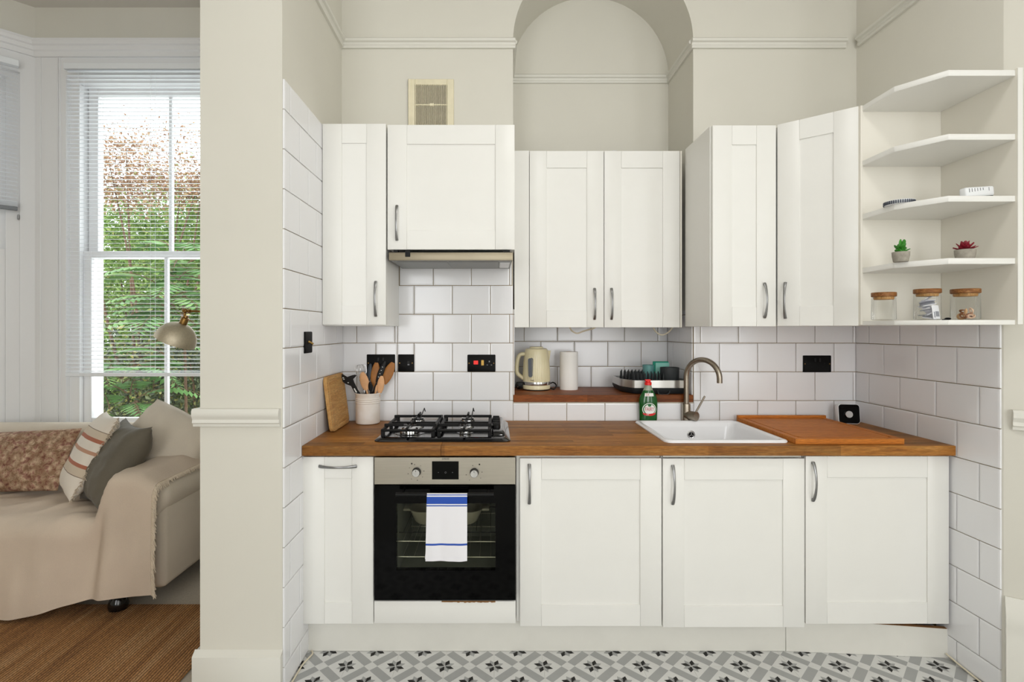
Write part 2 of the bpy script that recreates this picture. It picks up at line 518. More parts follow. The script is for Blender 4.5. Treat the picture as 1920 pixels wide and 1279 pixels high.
for i in range(-1, 13):
    for j in range(-6, 1):
        x, y = FX0+T*(i+.5), FY0+T*(j+.5)
        if x-T/2 < -.82-T or x+T/2 > 1.96+T*.7: continue
        if x < -.75 and y < 1.9: pass
        meshobj('tile', fm, floor, Matrix.Translation((x, y, 0)))
carpet = G().box(-5.0, -1.0, -2.7, 3.6, -.06, -.002).obj('floor_living', m_carpet)
tag(carpet, 'pale beige carpet of the living room by the bay', None, None, 'structure')
ceil = G().box(-5.2, 3.2, -2.9, 3.9, ZTOP, ZTOP+.1).obj('ceiling', m_ceil)
tag(ceil, 'off-white ceiling over both rooms', None, None, 'structure')

# --- kitchen back wall with the arched alcove
g = G()
def quad(a, b, c, d): g.face([a, b, c, d])
g.face([(-.83, YB, -.01), (AX0, YB, -.01), (AX0, YB, ZTOP), (-.83, YB, ZTOP)])
g.face([(AX1, YB, -.01), (1.97, YB, -.01), (1.97, YB, ZTOP), (AX1, YB, ZTOP)])
g.face([(AX0, YB, -.01), (AX1, YB, -.01), (AX1, YB, LEDGE0), (AX0, YB, LEDGE0)])
N = 40
arc = [(ACX-AR*cos(pi*i/N), AZ+AR*sin(pi*i/N)) for i in range(N+1)]
for (x0, z0), (x1, z1) in zip(arc[:-1], arc[1:]):
    g.face([(x0, YB, z0), (x1, YB, z1), (x1, YB, ZTOP), (x0, YB, ZTOP)])
    g.face([(x0, YB, z0), (x0, YA, z0), (x1, YA, z1), (x1, YB, z1)])
    g.face([(x0, YA, AZ), (x1, YA, AZ), (x1, YA, z1), (x0, YA, z0)]) if min(z0, z1) > AZ+1e-6 else \
        g.face([p for p in ((x0, YA, AZ), (x1, YA, AZ), (x1, YA, z1), (x0, YA, z0))][:3] if z0 > z1 else [(x0, YA, AZ), (x1, YA, AZ), (x1, YA, z1)]) if abs(z0-z1) > 1e-9 else None
g.face([(AX0, YA, LEDGE0), (AX1, YA, LEDGE0), (AX1, YA, AZ), (AX0, YA, AZ)])
g.face([(AX0, YB, LEDGE0), (AX0, YA, LEDGE0), (AX0, YA, AZ), (AX0, YB, AZ)])
g.face([(AX1, YA, LEDGE0), (AX1, YB, LEDGE0), (AX1, YB, AZ), (AX1, YA, AZ)])
g.face([(AX0, YB, LEDGE0), (AX1, YB, LEDGE0), (AX1, YA, LEDGE0), (AX0, YA, LEDGE0)])
bmesh.ops.remove_doubles(g.bm, verts=g.bm.verts, dist=1e-5)
wall_back = g.obj('wall_back', m_wall)
tag(wall_back, 'cream kitchen back wall with round-arched alcove and white tiled splashback', None, None, 'structure')

# --- left stub wall (its end faces the camera), right wall with splayed end
wall_left = G().box(-1.122, XL, 2.0, 3.75, -.01, ZTOP).obj('wall_left', m_wall)
tag(wall_left, 'cream stub wall between kitchen and living room, tiled inside', None, None, 'structure')
wall_right = G().prism([(XR, 2.95, -.01), (XR, 1.985, -.01), (1.9375, 1.9815, -.01), (2.8, 1.35, -.01), (3.0, 1.35, -.01), (3.0, 2.95, -.01)], (0, 0, ZTOP+.01)).obj('wall_right', m_wall)
tag(wall_right, 'cream right-hand kitchen wall, tiled below the shelves', None, None, 'structure')
# shell behind the camera, with two tall windows
g = G()
for x0, x1, z0, z1 in ((-5.1, -2.0, 0, ZTOP), (-.7, .7, 0, ZTOP), (2.0, 3.0, 0, ZTOP), (-2.0, -.7, 0, .7), (.7, 2.0, 0, .7), (-2.0, -.7, 3.1, ZTOP), (.7, 2.0, 3.1, ZTOP)):
    g.box(x0, x1, -2.8, -2.6, z0-.01, z1)
w_f = tag(g.obj('wall_front', m_wall), 'cream wall with two tall windows behind the viewer', None, None, 'structure')
tag(G().box(2.9, 3.0, -2.7, -1.5, -.01, ZTOP).box(2.9, 3.0, -.3, 1.5, -.01, ZTOP).box(2.9, 3.0, -1.5, -.3, -.01, .7).box(2.9, 3.0, -1.5, -.3, 3.1, ZTOP).obj('wall_side', m_wall), 'cream side wall with a window, right of the viewer', None, None, 'structure')
tag(G().box(-4.9, -4.6, -2.7, 2.05, -.01, ZTOP).obj('wall_living', m_wall), 'plain cream far wall of the living room', None, None, 'structure')

# --- tiles
_tm = {}
def tile_mesh(w, h):
    k = (round(w, 3), round(h, 3))
    if k not in _tm:
        g = G(); t, b = .0075, min(.007, w*.3, h*.3)
        g.loft([[(0, 0, 0), (w, 0, 0), (w, h, 0), (0, h, 0)],
                [(0, 0, t-.0018), (w, 0, t-.0018), (w, h, t-.0018), (0, h, t-.0018)],
                [(.0008, .0008, t-.0010), (w-.0008, .0008, t-.0010), (w-.0008, h-.0008, t-.0010), (.0008, h-.0008, t-.0010)],
                [(b, b, t), (w-b, b, t), (w-b, h-b, t), (b, h-b, t)]])
        _tm[k] = g.mesh('tile', m_tile, 3)
    return _tm[k]
RZ, RP, CPT, JT = 1.321, .153, .203, .0032
def tiles(wall, o, u, n, ur, zr, joint, odd=0, skip=()):
    """rows of 20 x 15 cm tiles on a wall: o + u*s; s in ur, z in zr; joint = s of one vertical joint of even rows"""
    u, n, o = Vector(u), Vector(n), Vector(o); z = Vector((0, 0, 1))
    if u.cross(z).dot(n) < 0: flip = True
    else: flip = False
    k0 = math.floor((zr[0]-RZ)/RP)-1; k1 = math.ceil((zr[1]-RZ)/RP)+1
    for k in range(k0, k1):
        za, zb = RZ+RP*k+JT/2, RZ+RP*(k+1)-JT/2
        za, zb = max(za, zr[0]), min(zb, zr[1])
        if zb-za < .008: continue
        off = joint+(CPT/2 if (k+1+odd) % 2 else 0)
        c0 = math.floor((ur[0]-off)/CPT)-1; c1 = math.ceil((ur[1]-off)/CPT)+1
        for c in range(c0, c1):
            sa, sb = off+CPT*c+JT/2, off+CPT*(c+1)-JT/2
            sa, sb = max(sa, ur[0]), min(sb, ur[1])
            if sb-sa < .006: continue
            if any(sa >= s0 and sb <= s1 and za >= z0 and zb <= z1 for s0, s1, z0, z1 in skip): continue
            w, h = sb-sa, zb-za
            org = o+u*(sb if flip else sa)+z*za
            uu = -u if flip else u
            jit = Matrix.Rotation(random.uniform(-.004, .004), 4, 'X') @ Matrix.Rotation(random.uniform(-.004, .004), 4, 'Y')
            meshobj('tile', tile_mesh(w, h), wall, axes(uu, z, n, org+n*.0005) @ jit)
ZW, ZU = .908, 1.44
NB = (0, -1, 0)
bx, bz = (1, 0, 0), (0, 0, 1)
tiles(wall_back, (0, YB, 0), bx, NB, (XL+.008, -.512), (ZW, ZU), -.0156)
tiles(wall_back, (0, YB, 0), bx, NB, (-.509, AX0-.001), (ZW, RZ+RP*2), -.0156)
tiles(wall_back, (0, YB+.0025, 0), bx, NB, (-.498, AX0-.007), (RZ+RP*2+.002, 1.76), -.0156)
tiles(wall_back, (0, YB, 0), bx, NB, (AX0+.001, AX1-.001), (ZW, LEDGE0-.006), -.0156)
tiles(wall_back, (0, YB, 0), bx, NB, (AX1+.001, XR-.009), (ZW, ZU), -.0156)
tiles(wall_back, (0, YA, 0), bx, NB, (AX0+.008, AX1-.008), (LEDGE1, ZU+.06), -.0156, odd=1)
tiles(wall_back, (AX1, 0, 0), (0, 1, 0), (-1, 0, 0), (YB+.001, YA-.008), (LEDGE1, ZU+.06), 2.88)
tiles(wall_back, (AX0, 0, 0), (0, 1, 0), (1, 0, 0), (YB+.001, YA-.008), (LEDGE1, ZU+.06), 2.88)
tiles(wall_left, (XL, 0, 0), (0, 1, 0), (1, 0, 0), (2.004, YB-.001), (.004, 2.354), 2.57, skip=((2.45, 2.8, 1.47, 3), (2.24, 2.8, 0, .86)))
tiles(wall_right, (XR, 0, 0), (0, 1, 0), (-1, 0, 0), (1.989, YB-.001), (.004, ZU), 2.582, odd=0, skip=((2.24, 2.8, 0, .86),))
g = G(); e = .0022
g.box(XL, AX0, YB-e, YB+.01, ZW-.1, RZ+RP*2).box(XL, AX0-.004, YB-.0005, YB+.01, RZ+RP*2, 1.77).box(AX0, AX1, YB-e, YB+.01, ZW-.1, LEDGE0-.003)
g.box(AX1, XR, YB-e, YB+.01, ZW-.1, ZU).box(AX0, AX1, YA-e, YA+.01, LEDGE1-.03, ZU+.06)
g.box(AX1-e, AX1+.01, YB, YA, LEDGE1-.03, ZU+.06).box(AX0-.01, AX0+e, YB, YA, LEDGE1-.03, ZU+.06)
g.obj('grout', m_grout, wall_back)
G().box(XL-.01, XL+e, 2.0065, YB, 0, 2.355).obj('grout', m_grout, wall_left)
G().box(XR-e, XR+.01, 1.9915, YB, 0, ZU).obj('grout', m_grout, wall_right)

# --- picture rails, dado rails, skirtings
n_trim = [0]
def trim(g, label, m=m_trim):
    n_trim[0] += 1
    return tag(g.obj('trim_%d' % n_trim[0], m, ang=30), label, None, None, 'structure')
PZ0, PZ1 = 2.888, 2.942
g = G(); rail_prism(g, (XL, YB), (AX0+.012, YB), (0, -1), PZ0, PZ1, .028); trim(g, 'picture rail on back wall left of the arch')
g = G(); rail_prism(g, (AX1-.012, YB), (PX(1584, YB), YB), (0, -1), PZ0, PZ1, .028); trim(g, 'picture rail on back wall right of the arch')
g = G(); rail_prism(g, (AX0, YA), (AX1, YA), (0, -1), PZ0+.0009, PZ1+.0007, .024)
rail_prism(g, (AX1, YB+.001), (AX1, YA), (-1, 0), PZ0, PZ1, .022); rail_prism(g, (AX0, YB+.001), (AX0, YA), (1, 0), PZ0, PZ1, .022)
trim(g, 'picture rail running round inside the alcove')
g = G(); rail_prism(g, (XL, 2.0), (XL, YB), (1, 0), PZ0+.0009, PZ1+.0007, .0275); trim(g, 'picture rail on the left kitchen wall')
g = G(); rail_prism(g, (XR, 1.985), (XR, YB-.03), (-1, 0), PZ0, PZ1, .03); trim(g, 'picture rail on the right kitchen wall')
dado = [(0, 0), (.5, 0), (.55, .14), (.8, .22), (.7, .4), (.9, .55), (1, .62), (1, .86), (.8, 1), (0, 1)]
g = G(); rail_prism(g, (-1.142, 2.0), (XL-.004, 2.0), (0, -1), 1.024, 1.092, .026, dado); rail_prism(g, (-1.122, 1.999), (-1.122, 3.5), (-1, 0), 1.024, 1.092, .02, dado)
trim(g, 'dado rail across the end of the stub wall')
dv = (Vector((2.8, 1.35))-Vector((1.9375, 1.9815))).normalized(); dn = (dv.y, -dv.x)
g = G(); s = Vector((1.9375, 1.9815))+dv*.020
rail_prism(g, tuple(s), (2.8, 1.35), dn, 1.018, 1.092, .03, dado); trim(g, 'dado rail on the splayed wall at far right')
g = G(); g.box(-1.142, XL+.002, 1.978, 2.0, 0, .150, .001).prism([(-1.142, 1.978, .150), (XL+.002, 1.978, .150), (XL+.002, 2.0, .168), (-1.142, 2.0, .168)], (0, .001, .0005))
g.box(-1.142, -1.122, 1.99, 3.5, 0, .160)
tag(g.obj('baseboard_left', m_trim), 'painted skirting board round the foot of the stub wall', None, None, 'structure')
g = G(); base = [(0, 0), (1, 0), (1, .62), (.85, .68), (1, .74), (.9, .84), (.5, .93), (.25, 1), (0, 1)]
rail_prism(g, (1.938, 1.981), (2.8, 1.35), dn, 0, .385, .03, base)
tag(g.obj('baseboard_right', m_trim), 'tall moulded skirting on the splayed wall at far right', None, None, 'structure')

# --- bay of the living room: woodwork, two sash windows
YW = 3.5; BX = -3.07
WX0, WX1, WZ0, WZ1 = -2.86, -1.62, .70, 3.09
g = G()
g.box(BX-.02, WX0, YW, YW+.2, 0, 3.30).box(WX1, -1.1, YW, YW+.2, 0, 3.30).box(WX0, WX1, YW, YW+.2, 0, WZ0).box(WX0, WX1, YW, YW+.2, WZ1, 3.30)
w_bay = tag(g.obj('wall_bay', m_white), 'white panelled woodwork round the front bay window', None, None, 'structure')
tag(G().box(BX-.25, -1.1, YW, YW+.2, 3.30, ZTOP).obj('wall_bay_frieze', m_wall), 'cream band of wall above the bay window', None, None, 'structure')
BAYM = Matrix.Translation((BX-1.53, YW-1.53, 0)) @ Matrix.Rotation(pi/4, 4, 'Z')
BL = 1.53*sqrt(2); SX0, SX1 = BL-1.25, BL-.075
g = G()
g.box(0, SX0, 0, .2, 0, 3.30).box(SX1, BL+.1, 0, .2, 0, 3.30).box(SX0, SX1, 0, .2, 0, WZ0).box(SX0, SX1, 0, .2, WZ1, 3.30)
tag(g.obj('wall_bay_side', m_white, None, BAYM), 'white panelled woodwork of the angled bay side', None, None, 'structure')
tag(G().box(0, BL+.02, 0, .2, 3.30, ZTOP).obj('wall_bay_side_frieze', m_wall, None, BAYM), 'cream band of wall above the angled bay side', None, None, 'structure')
crown = [(0, 0), (.3, 0), (.34, .3), (.55, .36), (.6, .6), (.85, .66), (.9, .85), (1, .9), (1, 1), (0, 1)]
g = G(); rail_prism(g, (BX-.012, YW), (-1.122, YW), (0, -1), 3.215, 3.32, .05, crown)
trim(g, 'white moulding above the front bay window', m_white)
g = G(); rail_prism(g, (BX+.03, YW+.03), (BX-1.53, YW-1.53), (.7071, -.7071), 3.2162, 3.3212, .05, crown)
trim(g, 'white moulding above the angled bay side', m_white)
g = G()
for px in (76.5, 109, 113): x = PX(px, YW); g.box(x-.004, x+.004, YW-.007, YW+.002, 0, 3.215, .002, 1)
trim(g, 'slim white beads on the bay panel left of the blind', m_white)

def sash_window(name, label, x0, x1, z0, z1, zm, mw, bars=1):
    w = thing(name, label, None, mw @ Vector(((x0+x1)/2, .1, z0)), kind='structure')
    g = G(); f = .055
    g.box(x0, x0+f, .03, .2, z0, z1).box(x1-f, x1, .03, .2, z0, z1).box(x0+f, x1-f, .03, .2, z1-f*.6, z1).box(x0-.03, x1+.03, -.02, .24, z0-.03, z0+.02)
    g.box(x0+f-.001, x0+f+.012, .028, .06, z0, z1-.04).box(x1-f-.012, x1-f+.001, .028, .06, z0, z1-.04)
    g.obj('window_frame', m_white, w, mw)
    for nm, a, b, y, top in (('lower_sash', z0+.02, zm+.022, .065, 0), ('upper_sash', zm-.022, z1-.03, .115, 1)):
        st = .058 if top == 0 else .066
        xa, xb = x0+f+.004, x1-f-.004
        g = G(); rb, rt = (.07, .042) if top == 0 else (.042, .055)
        g.box(xa, xa+st, y, y+.045, a, b, .004, 1).box(xb-st, xb, y, y+.045, a, b, .004, 1)
        g.box(xa+st-.002, xb-st+.002, y+.002, y+.043, a, a+rb, .003, 1).box(xa+st-.002, xb-st+.002, y+.002, y+.043, b-rt, b, .003, 1)
        s = g.obj(nm, m_white, w, mw)
        n = bars+1; wi = (xb-xa-2*st)/n
        for i in range(1, n):
            xc = xa+st+wi*i
            G().box(xc-.011, xc+.011, y+.006, y+.04, a+rb-.002, b-rt+.002, .005, 1).obj('glazing_bar', m_white, s, mw)
        for i in range(n):
            xp = xa+st+wi*i
            G().box(xp+.008*(i > 0), xp+wi-.008*(i < n-1), y+.02, y+.024, a+rb-.004, b-rt+.004).obj('pane', m_pane, s, mw)
    return w
sash_window('window_1', 'tall white sash window in front of the garden behind the sofa', WX0, WX1, WZ0, WZ1, 1.905, Matrix.Translation((0, YW, 0)))
sash_window('window_2', 'white sash window at the far left edge, in the angled bay', SX0, SX1, WZ0, WZ1, 1.905, BAYM)
# a catch on the left window's jamb
G().box(SX1-.012, SX1-.002, -.012, .03, 2.12, 2.15, .003, 1).obj('sash_catch', m_handle, bpy.data.objects['window_2'], BAYM)

def blind(label, x0, x1, ztop, zbot, y, mw, gray=False, pitch=.0262, stack=0, tilt=.10):
    b = thing('venetian_blind', label, 'blind', mw @ Vector(((x0+x1)/2, y, zbot)), 'venetian blinds in the bay')
    G().box(x0-.006, x1+.006, y-.022, y+.022, ztop-.042, ztop, .003, 1).obj('headrail', m_blind, b, mw)
    g = G(); hw = .0125
    prof = [(-hw, 0), (-hw*.4, .0016), (hw*.4, .0016), (hw, 0)]
    ca, sa = cos(tilt), sin(tilt)
    lp = lambda x, dz: [(x, a*ca-(c+dz)*sa, a*sa+(c+dz)*ca) for a, c in prof]
    sl = [[*lp(x, 0), *lp(x, -.0005)[::-1]] for x in (x0, x1)]
    g.loft(sl)
    me = g.mesh('slat', m_blind)
    z = zbot+.022+stack*.003; zz = [zbot+.016+.003*i for i in range(stack)]
    while z < ztop-.05: zz.append(z); z += pitch
    for q in zz:
        meshobj('slat', me, b, mw @ Matrix.Translation((0, y, q)))
    G().box(x0, x1, y-.014, y+.014, zbot-.012, zbot+.012, .003, 1).obj('bottom_rail', m_blindd if gray else m_blind, b, mw)
    for fx in (.08, .5, .92):
        xx = x0+(x1-x0)*fx if not gray else x0+(x1-x0)*fx
        G().cyl((xx, y-.015, zbot), (xx, y-.015, ztop-.03), .0009, n=5).cyl((xx+.012, y+.015, zbot), (xx+.012, y+.015, ztop-.03), .0009, n=5).obj('ladder_cord', m_blind, b, mw)
    return b
bl1 = blind('white venetian blind with open slats over the garden window', -2.80, -1.68, 3.137, 1.098, -.03, Matrix.Translation((0, YW-.04, 0)), False)
bl2 = blind('white venetian blind half raised at the left edge of the photo', SX0+.03, SX1-.012, 3.15, PZ(392, 3.42), -.03, BAYM, True, .026, 8, .5)

# --- outside the bay: white pier, ground, planting
tag(G().box(-3.6, -3.02, 3.78, 4.05, 0, 4.2).prism([(-3.6, 3.76, 3.0), (-2.94, 3.76, 3.35), (-2.94, 3.76, 3.75), (-3.6, 3.76, 3.75)], (0, .3, 0)).obj('trim_exterior', m_ext), 'white rendered pier outside the garden window', None, None, 'structure')
tag(G().box(-14, 3, 3.75, 16, -.6, -.5).obj('ground', m_soil), 'garden soil outside the bay window', None, None, 'structure')

def leaves(pts, size, mat, name, parent, asp=.45, seed=1, fade=None):
    rnd = random.Random(seed)
    vs, fs, sh = [], [], []
    for p in pts:
        s = size*rnd.uniform(.6, 1.25)
        d = Vector((rnd.gauss(0, 1), rnd.gauss(0, 1), rnd.gauss(0, .7))).normalized()
        w = d.cross(Vector((rnd.gauss(0, 1), rnd.gauss(0, 1), rnd.gauss(0, 1)))).normalized()
        nn = d.cross(w)*(s*.12)
        k = len(vs)
        vs += [p-d*s*.5, p+w*s*asp*.5+nn, p+d*s*.5, p-w*s*asp*.5+nn]
        fs.append((k, k+1, k+2, k+3)); sh.append(min(1, max(0, rnd.gauss(.5, .25))))
    me = bpy.data.meshes.new(name); me.from_pydata(vs, [], fs)
    a = me.attributes.new('shade', 'FLOAT', 'FACE'); a.data.foreach_set('value', sh)
    me.materials.append(mat)
    return meshobj(name, me, parent)
def bush(name, label, c, rx, ry, h, z0, n, size, mat, seed, group, clumps=26, trunk=True):
    rnd = random.Random(seed)
    b = thing(name, label, 'shrub' if 'shrub' in name else 'tree', (c[0], c[1], -.5), group)
    cl = []
    for i in range(clumps):
        a = rnd.uniform(0, 2*pi); r = sqrt(rnd.random()); t = rnd.random()
        k = sqrt(max(.12, 1-(2*t-1)**2*.75))
        cl.append((Vector((c[0]+cos(a)*r*rx*k, c[1]+sin(a)*r*ry*k, z0+h*t)), rnd.uniform(.35, .7)))
    pts = []
    for i in range(n):
        p, s = cl[rnd.randrange(clumps)]
        pts.append(p+Vector((rnd.gauss(0, .45)*rx*s, rnd.gauss(0, .45)*ry*s, rnd.gauss(0, .2)*h*s)))
    f = leaves(pts, size, mat, 'foliage', b, seed=seed)
    f['kind'] = 'stuff'
    if trunk:
        g = G(); base = Vector((c[0], c[1], -.5))
        for i in range(7):
            p = cl[i][0]
            g.tube(smooth([base+Vector((rnd.uniform(-.1, .1), 0, 0)), base.lerp(p, .5)+Vector((rnd.uniform(-.15, .15), rnd.uniform(-.1, .1), .1)), p]), [.03*(1-.8*q/12) for q in range(13)], 6)
        g.obj('trunk', m_bark, b)
    return b
GG = 'garden planting outside the bay'
bush('garden_tree', 'tall leafy green tree filling the garden window', (-5.0, 7.8), 1.5, .6, 3.0, .1, 34000, .08, m_leaf, 11, GG, 46)
bush('garden_tree', 'russet-leaved tree with thin top above the green tree', (-4.5, 6.75), 1.2, .25, .95, 3.0, 7500, .05, m_leafb, 12, GG, 40)
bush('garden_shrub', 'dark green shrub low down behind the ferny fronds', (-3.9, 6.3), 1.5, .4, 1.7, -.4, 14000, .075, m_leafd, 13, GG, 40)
bush('garden_tree', 'bright green tree at the right of the garden window', (-3.6, 7.1), 1.0, .4, 2.5, .5, 18000, .07, m_leaf, 14, GG, 34)
bush('garden_hedge_shrub', 'dense green hedge far back in the garden', (-6.3, 10.8), 2.3, .4, 3.4, -.2, 16000, .15, m_leaf, 15, GG, 50)
def fronds(label, c, n, L, seed, spread=2*pi, up=.9):
    rnd = random.Random(seed)
    b = thing('fern_shrub', label, 'shrub', (c[0], c[1], -.5), GG)
    g = G(); vs, fs, sh = [], [], []
    for i in range(n):
        a = rnd.uniform(0, spread); l = L*rnd.uniform(.7, 1.15); tone = rnd.uniform(.2, .8)
        d = Vector((cos(a), sin(a), 0)); o = Vector((c[0]+rnd.gauss(0, .18), c[1]+rnd.gauss(0, .15), c[2]+rnd.uniform(-.5, .45)))
        spine = [o+d*(l*t)+Vector((0, 0, up*l*(t*.75-t*t*.85))) for t in [k/14 for k in range(15)]]
        g.tube(spine, [.006*(1-.8*k/14) for k in range(15)], 5)
        for k in range(2, 15):
            p = spine[k]; tn = (spine[k]-spine[k-1]).normalized(); sd = tn.cross(Vector((0, 0, 1))).normalized()
            ll = l*.3*sin(pi*min(1, (k+1.5)/16))*1.0
            for s in (-1, 1):
                q = (sd*s+tn*.45+Vector((0, 0, -.25))).normalized()
                w = tn*(ll*.17); kk = len(vs)
                vs += [p, p+q*ll*.45+w, p+q*ll, p+q*ll*.45-w]; fs.append((kk, kk+1, kk+2, kk+3)); sh.append(min(1, max(0, tone+rnd.gauss(0, .12))))
    me = bpy.data.meshes.new('frond_leaflets'); me.from_pydata(vs, [], fs)
    at = me.attributes.new('shade', 'FLOAT', 'FACE'); at.data.foreach_set('value', sh); me.materials.append(m_frond)
    o = meshobj('frond_leaflets', me, b); o['kind'] = 'stuff'
    g.tube(smooth([(c[0], c[1], -.5), (c[0]+.03, c[1], .2), (c[0], c[1], c[2])]), .016, 6)
    g.obj('stem', m_bark, b)
fronds('ferny shrub with long feathery fronds close to the window glass', (-3.25, 4.75, .75), 30, .62, 21)
fronds('tall ferny shrub with drooping fronds higher behind the glass', (-3.2, 5.4, 1.75), 34, .7, 22)

# ================================================================== KITCHEN UNITS
YD = 2.20     # base door fronts
YU = 2.44     # wall cabinet door fronts
YM = 2.785    # doors of the cabinet in the alcove
ZB, ZT = PZ(611, YU), PZ(233.5, YU)     # wall cabinets

def bow_handle(parent, mw, x, z, L, vert=True):
    g = G(); n = 16; pts = []; rr = []
    for i in range(n+1):
        t = i/n; s = (t-.5)*L
        dep = -.004-.024*(sin(pi*t))**.7
        pts.append((x, dep, z+s) if vert else (x+s, dep, z)); rr.append(.0072-.0028*sin(pi*t))
    g.tube(pts, rr, 10, flat=.62, up=(1, 0, 0) if vert else (0, 0, 1))
    for e in (-1, 1):
        q = (x, z+e*(L/2-.006)) if vert else (x+e*(L/2-.006), z)
        g.cyl((q[0], -.007, q[1]), (q[0], .001, q[1]), .0048, n=12)
    return g.obj('handle', m_handle, parent, mw, 'brushed metal bow handle')
def shaker(parent, mw, w, h, hx=None, hz=None, hl=.165, vert=True, s=.09):
    """framed door: local x across, z up, front at y = 0"""
    d = G().box(s-.006, w-s+.006, .0065, .017, s-.006, h-s+.006).obj('door', m_cab, parent, mw)
    b = .0012
    for x0 in (0, w-s): G().box(x0, x0+s, 0, .02, 0, h, b, 2).obj('stile', m_cab, d, mw)
    for z0 in (0, h-s): G().box(s+.0004, w-s-.0004, .0003, .0195, z0, z0+s, b*.8, 1).obj('rail', m_cab, d, mw)
    if hx is not None: bow_handle(d, mw, hx, hz, hl, vert)
    return d
def shaker_px(parent, x0, x1, y0, y1, Y, hpx=None, hpy=None, vert=True, tilt=0, hl=None):
    X0, X1, Z0, Z1 = PX(x0, Y), PX(x1, Y), PZ(y1, Y), PZ(y0, Y)
    mw = Matrix.Translation((X0, Y, Z0)) @ Matrix.Rotation(tilt, 4, 'Y')
    hx = hz = None
    if hpx is not None:
        if vert: hx = PX(hpx, Y-.02)-X0; hz = (PZ(hpy[0], Y)+PZ(hpy[1], Y))/2-Z0; hl = hl or PZ(hpy[0], Y)-PZ(hpy[1], Y)
        else: hx = (PX(hpx[0], Y)+PX(hpx[1], Y))/2-X0; hz = PZ(hpy, Y)-Z0; hl = PX(hpx[1], Y)-PX(hpx[0], Y)
    return shaker(parent, mw, X1-X0, Z1-Z0, hx, hz, hl or .165, vert)
def carcass(x0, x1, y0, y1, z0, z1, top=True, t=.018):
    g = G().box(x0, x0+t, y0, y1, z0, z1, .0008, 1).box(x1-t, x1, y0, y1, z0, z1, .0008, 1).box(x0+t, x1-t, y0, y1, z0, z0+t).box(x0+t, x1-t, y1-.008, y1, z0+t, z1)
    if top: g.box(x0+t, x1-t, y0, y1, z1-t, z1)
    return g

# --- base units
def base_unit(label, px0, px1, door, top=True):
    x0, x1 = PX(px0, YD), PX(px1, YD)
    c = thing('base_cabinet', label, 'cabinet', ((x0+x1)/2, 2.5, 0), 'base cabinets under the worktop')
    carcass(x0+.001, x1-.001, YD+.024, 2.772, .152, .862, top).obj('body', m_cab, c)
    shaker_px(c, *door)
    return c
base_unit('narrow white base cabinet with horizontal handle beside the oven', 567.5, 700.5, (568, 700, 857, 1170, YD, (599, 669), 874, False))
c2 = base_unit('white base cabinet standing directly right of the oven', 968, 1241, (975, 1240.5, 859.5, 1174.5, YD, 993, (870, 944), True, .0))
c3_ = base_unit('white base cabinet below the sink, third door from the right wall counted with oven', 1241.5, 1509.5, (1243, 1508.5, 860, 1176.5, YD, 1264, (872, 945)), False); c3_['label'] = 'white base cabinet below the white sink'
G().box(PX(1243, YD), PX(1500, YD), YD+.004, YD+.02, .8535, .8655, .001, 1).obj('rail_strip', m_band, c3_, I4, 'thin grey metal strip')
base_unit('white base cabinet in the corner under the big chopping board', 1510, 1780, (1511, 1779.5, 855.5, 1170, YD, 1529, (866, 939)))
oh = thing('oven_housing', 'white oven housing cabinet with plain low panel under the oven', 'cabinet', (PX(834, YD), 2.5, 0), 'base cabinets under the worktop')
hx0, hx1 = PX(701, YD), PX(967.5, YD)
carcass(hx0+.001, hx1-.001, YD+.024, 2.772, .152, .862, False, .008).obj('body', m_cab, oh)
G().box(hx0+.001, hx1-.001, YD, YD+.02, PZ(1169, YD), PZ(1127.5, YD), .0015, 2).obj('panel', m_cab, oh)
g = G(); pts = []
rnd = random.Random(3)
for i in range(24):
    x = PX(828+i*4.2, YD); g.box(x, x+.0096, YD-.0008, YD+.004, PZ(1129.2+rnd.uniform(-.6, 1.2)*(1 if i > 6 else .3), YD), PZ(1127.3, YD))
g.obj('worn_edge', m_chip, oh, I4, 'bare brown chipboard edge')

# plinths
pz = .1485
p1 = G().box(PX(571, 2.262), PX(1473, 2.262), 2.262, 2.278, .001, pz, .001, 1).obj('plinth', m_plinth)
tag(p1, 'long white plinth board under the oven and sink cabinets', 'plinth')
xa, xb = PX(1473.8, 2.262), PX(1780, 2.214)
p2 = thing('plinth', 'short loose plinth board tipped forward under the corner cabinet', 'plinth', ((xa+xb)/2, 2.24, 0))
G().prism([(xa, 2.262, .001), (xb, 2.2145, .001), (xb-.002, 2.2145+.002, .05), (xb+.001, 2.216, .085), (xb-.001, 2.2185, .121), (xa+.25, 2.245, .136), (xa, 2.264, .146)], (.003, .016, 0)).obj('board', m_plinth, p2)
G().prism([(xa+.06, 2.2605, .1432), (xb-.003, 2.2192, .1208), (xb-.003, 2.2192, .1228), (xa+.06, 2.2605, .1445)], (.003, .0155, .0005)).obj('broken_edge', m_chip, p2, I4, 'bare brown chipboard edge')

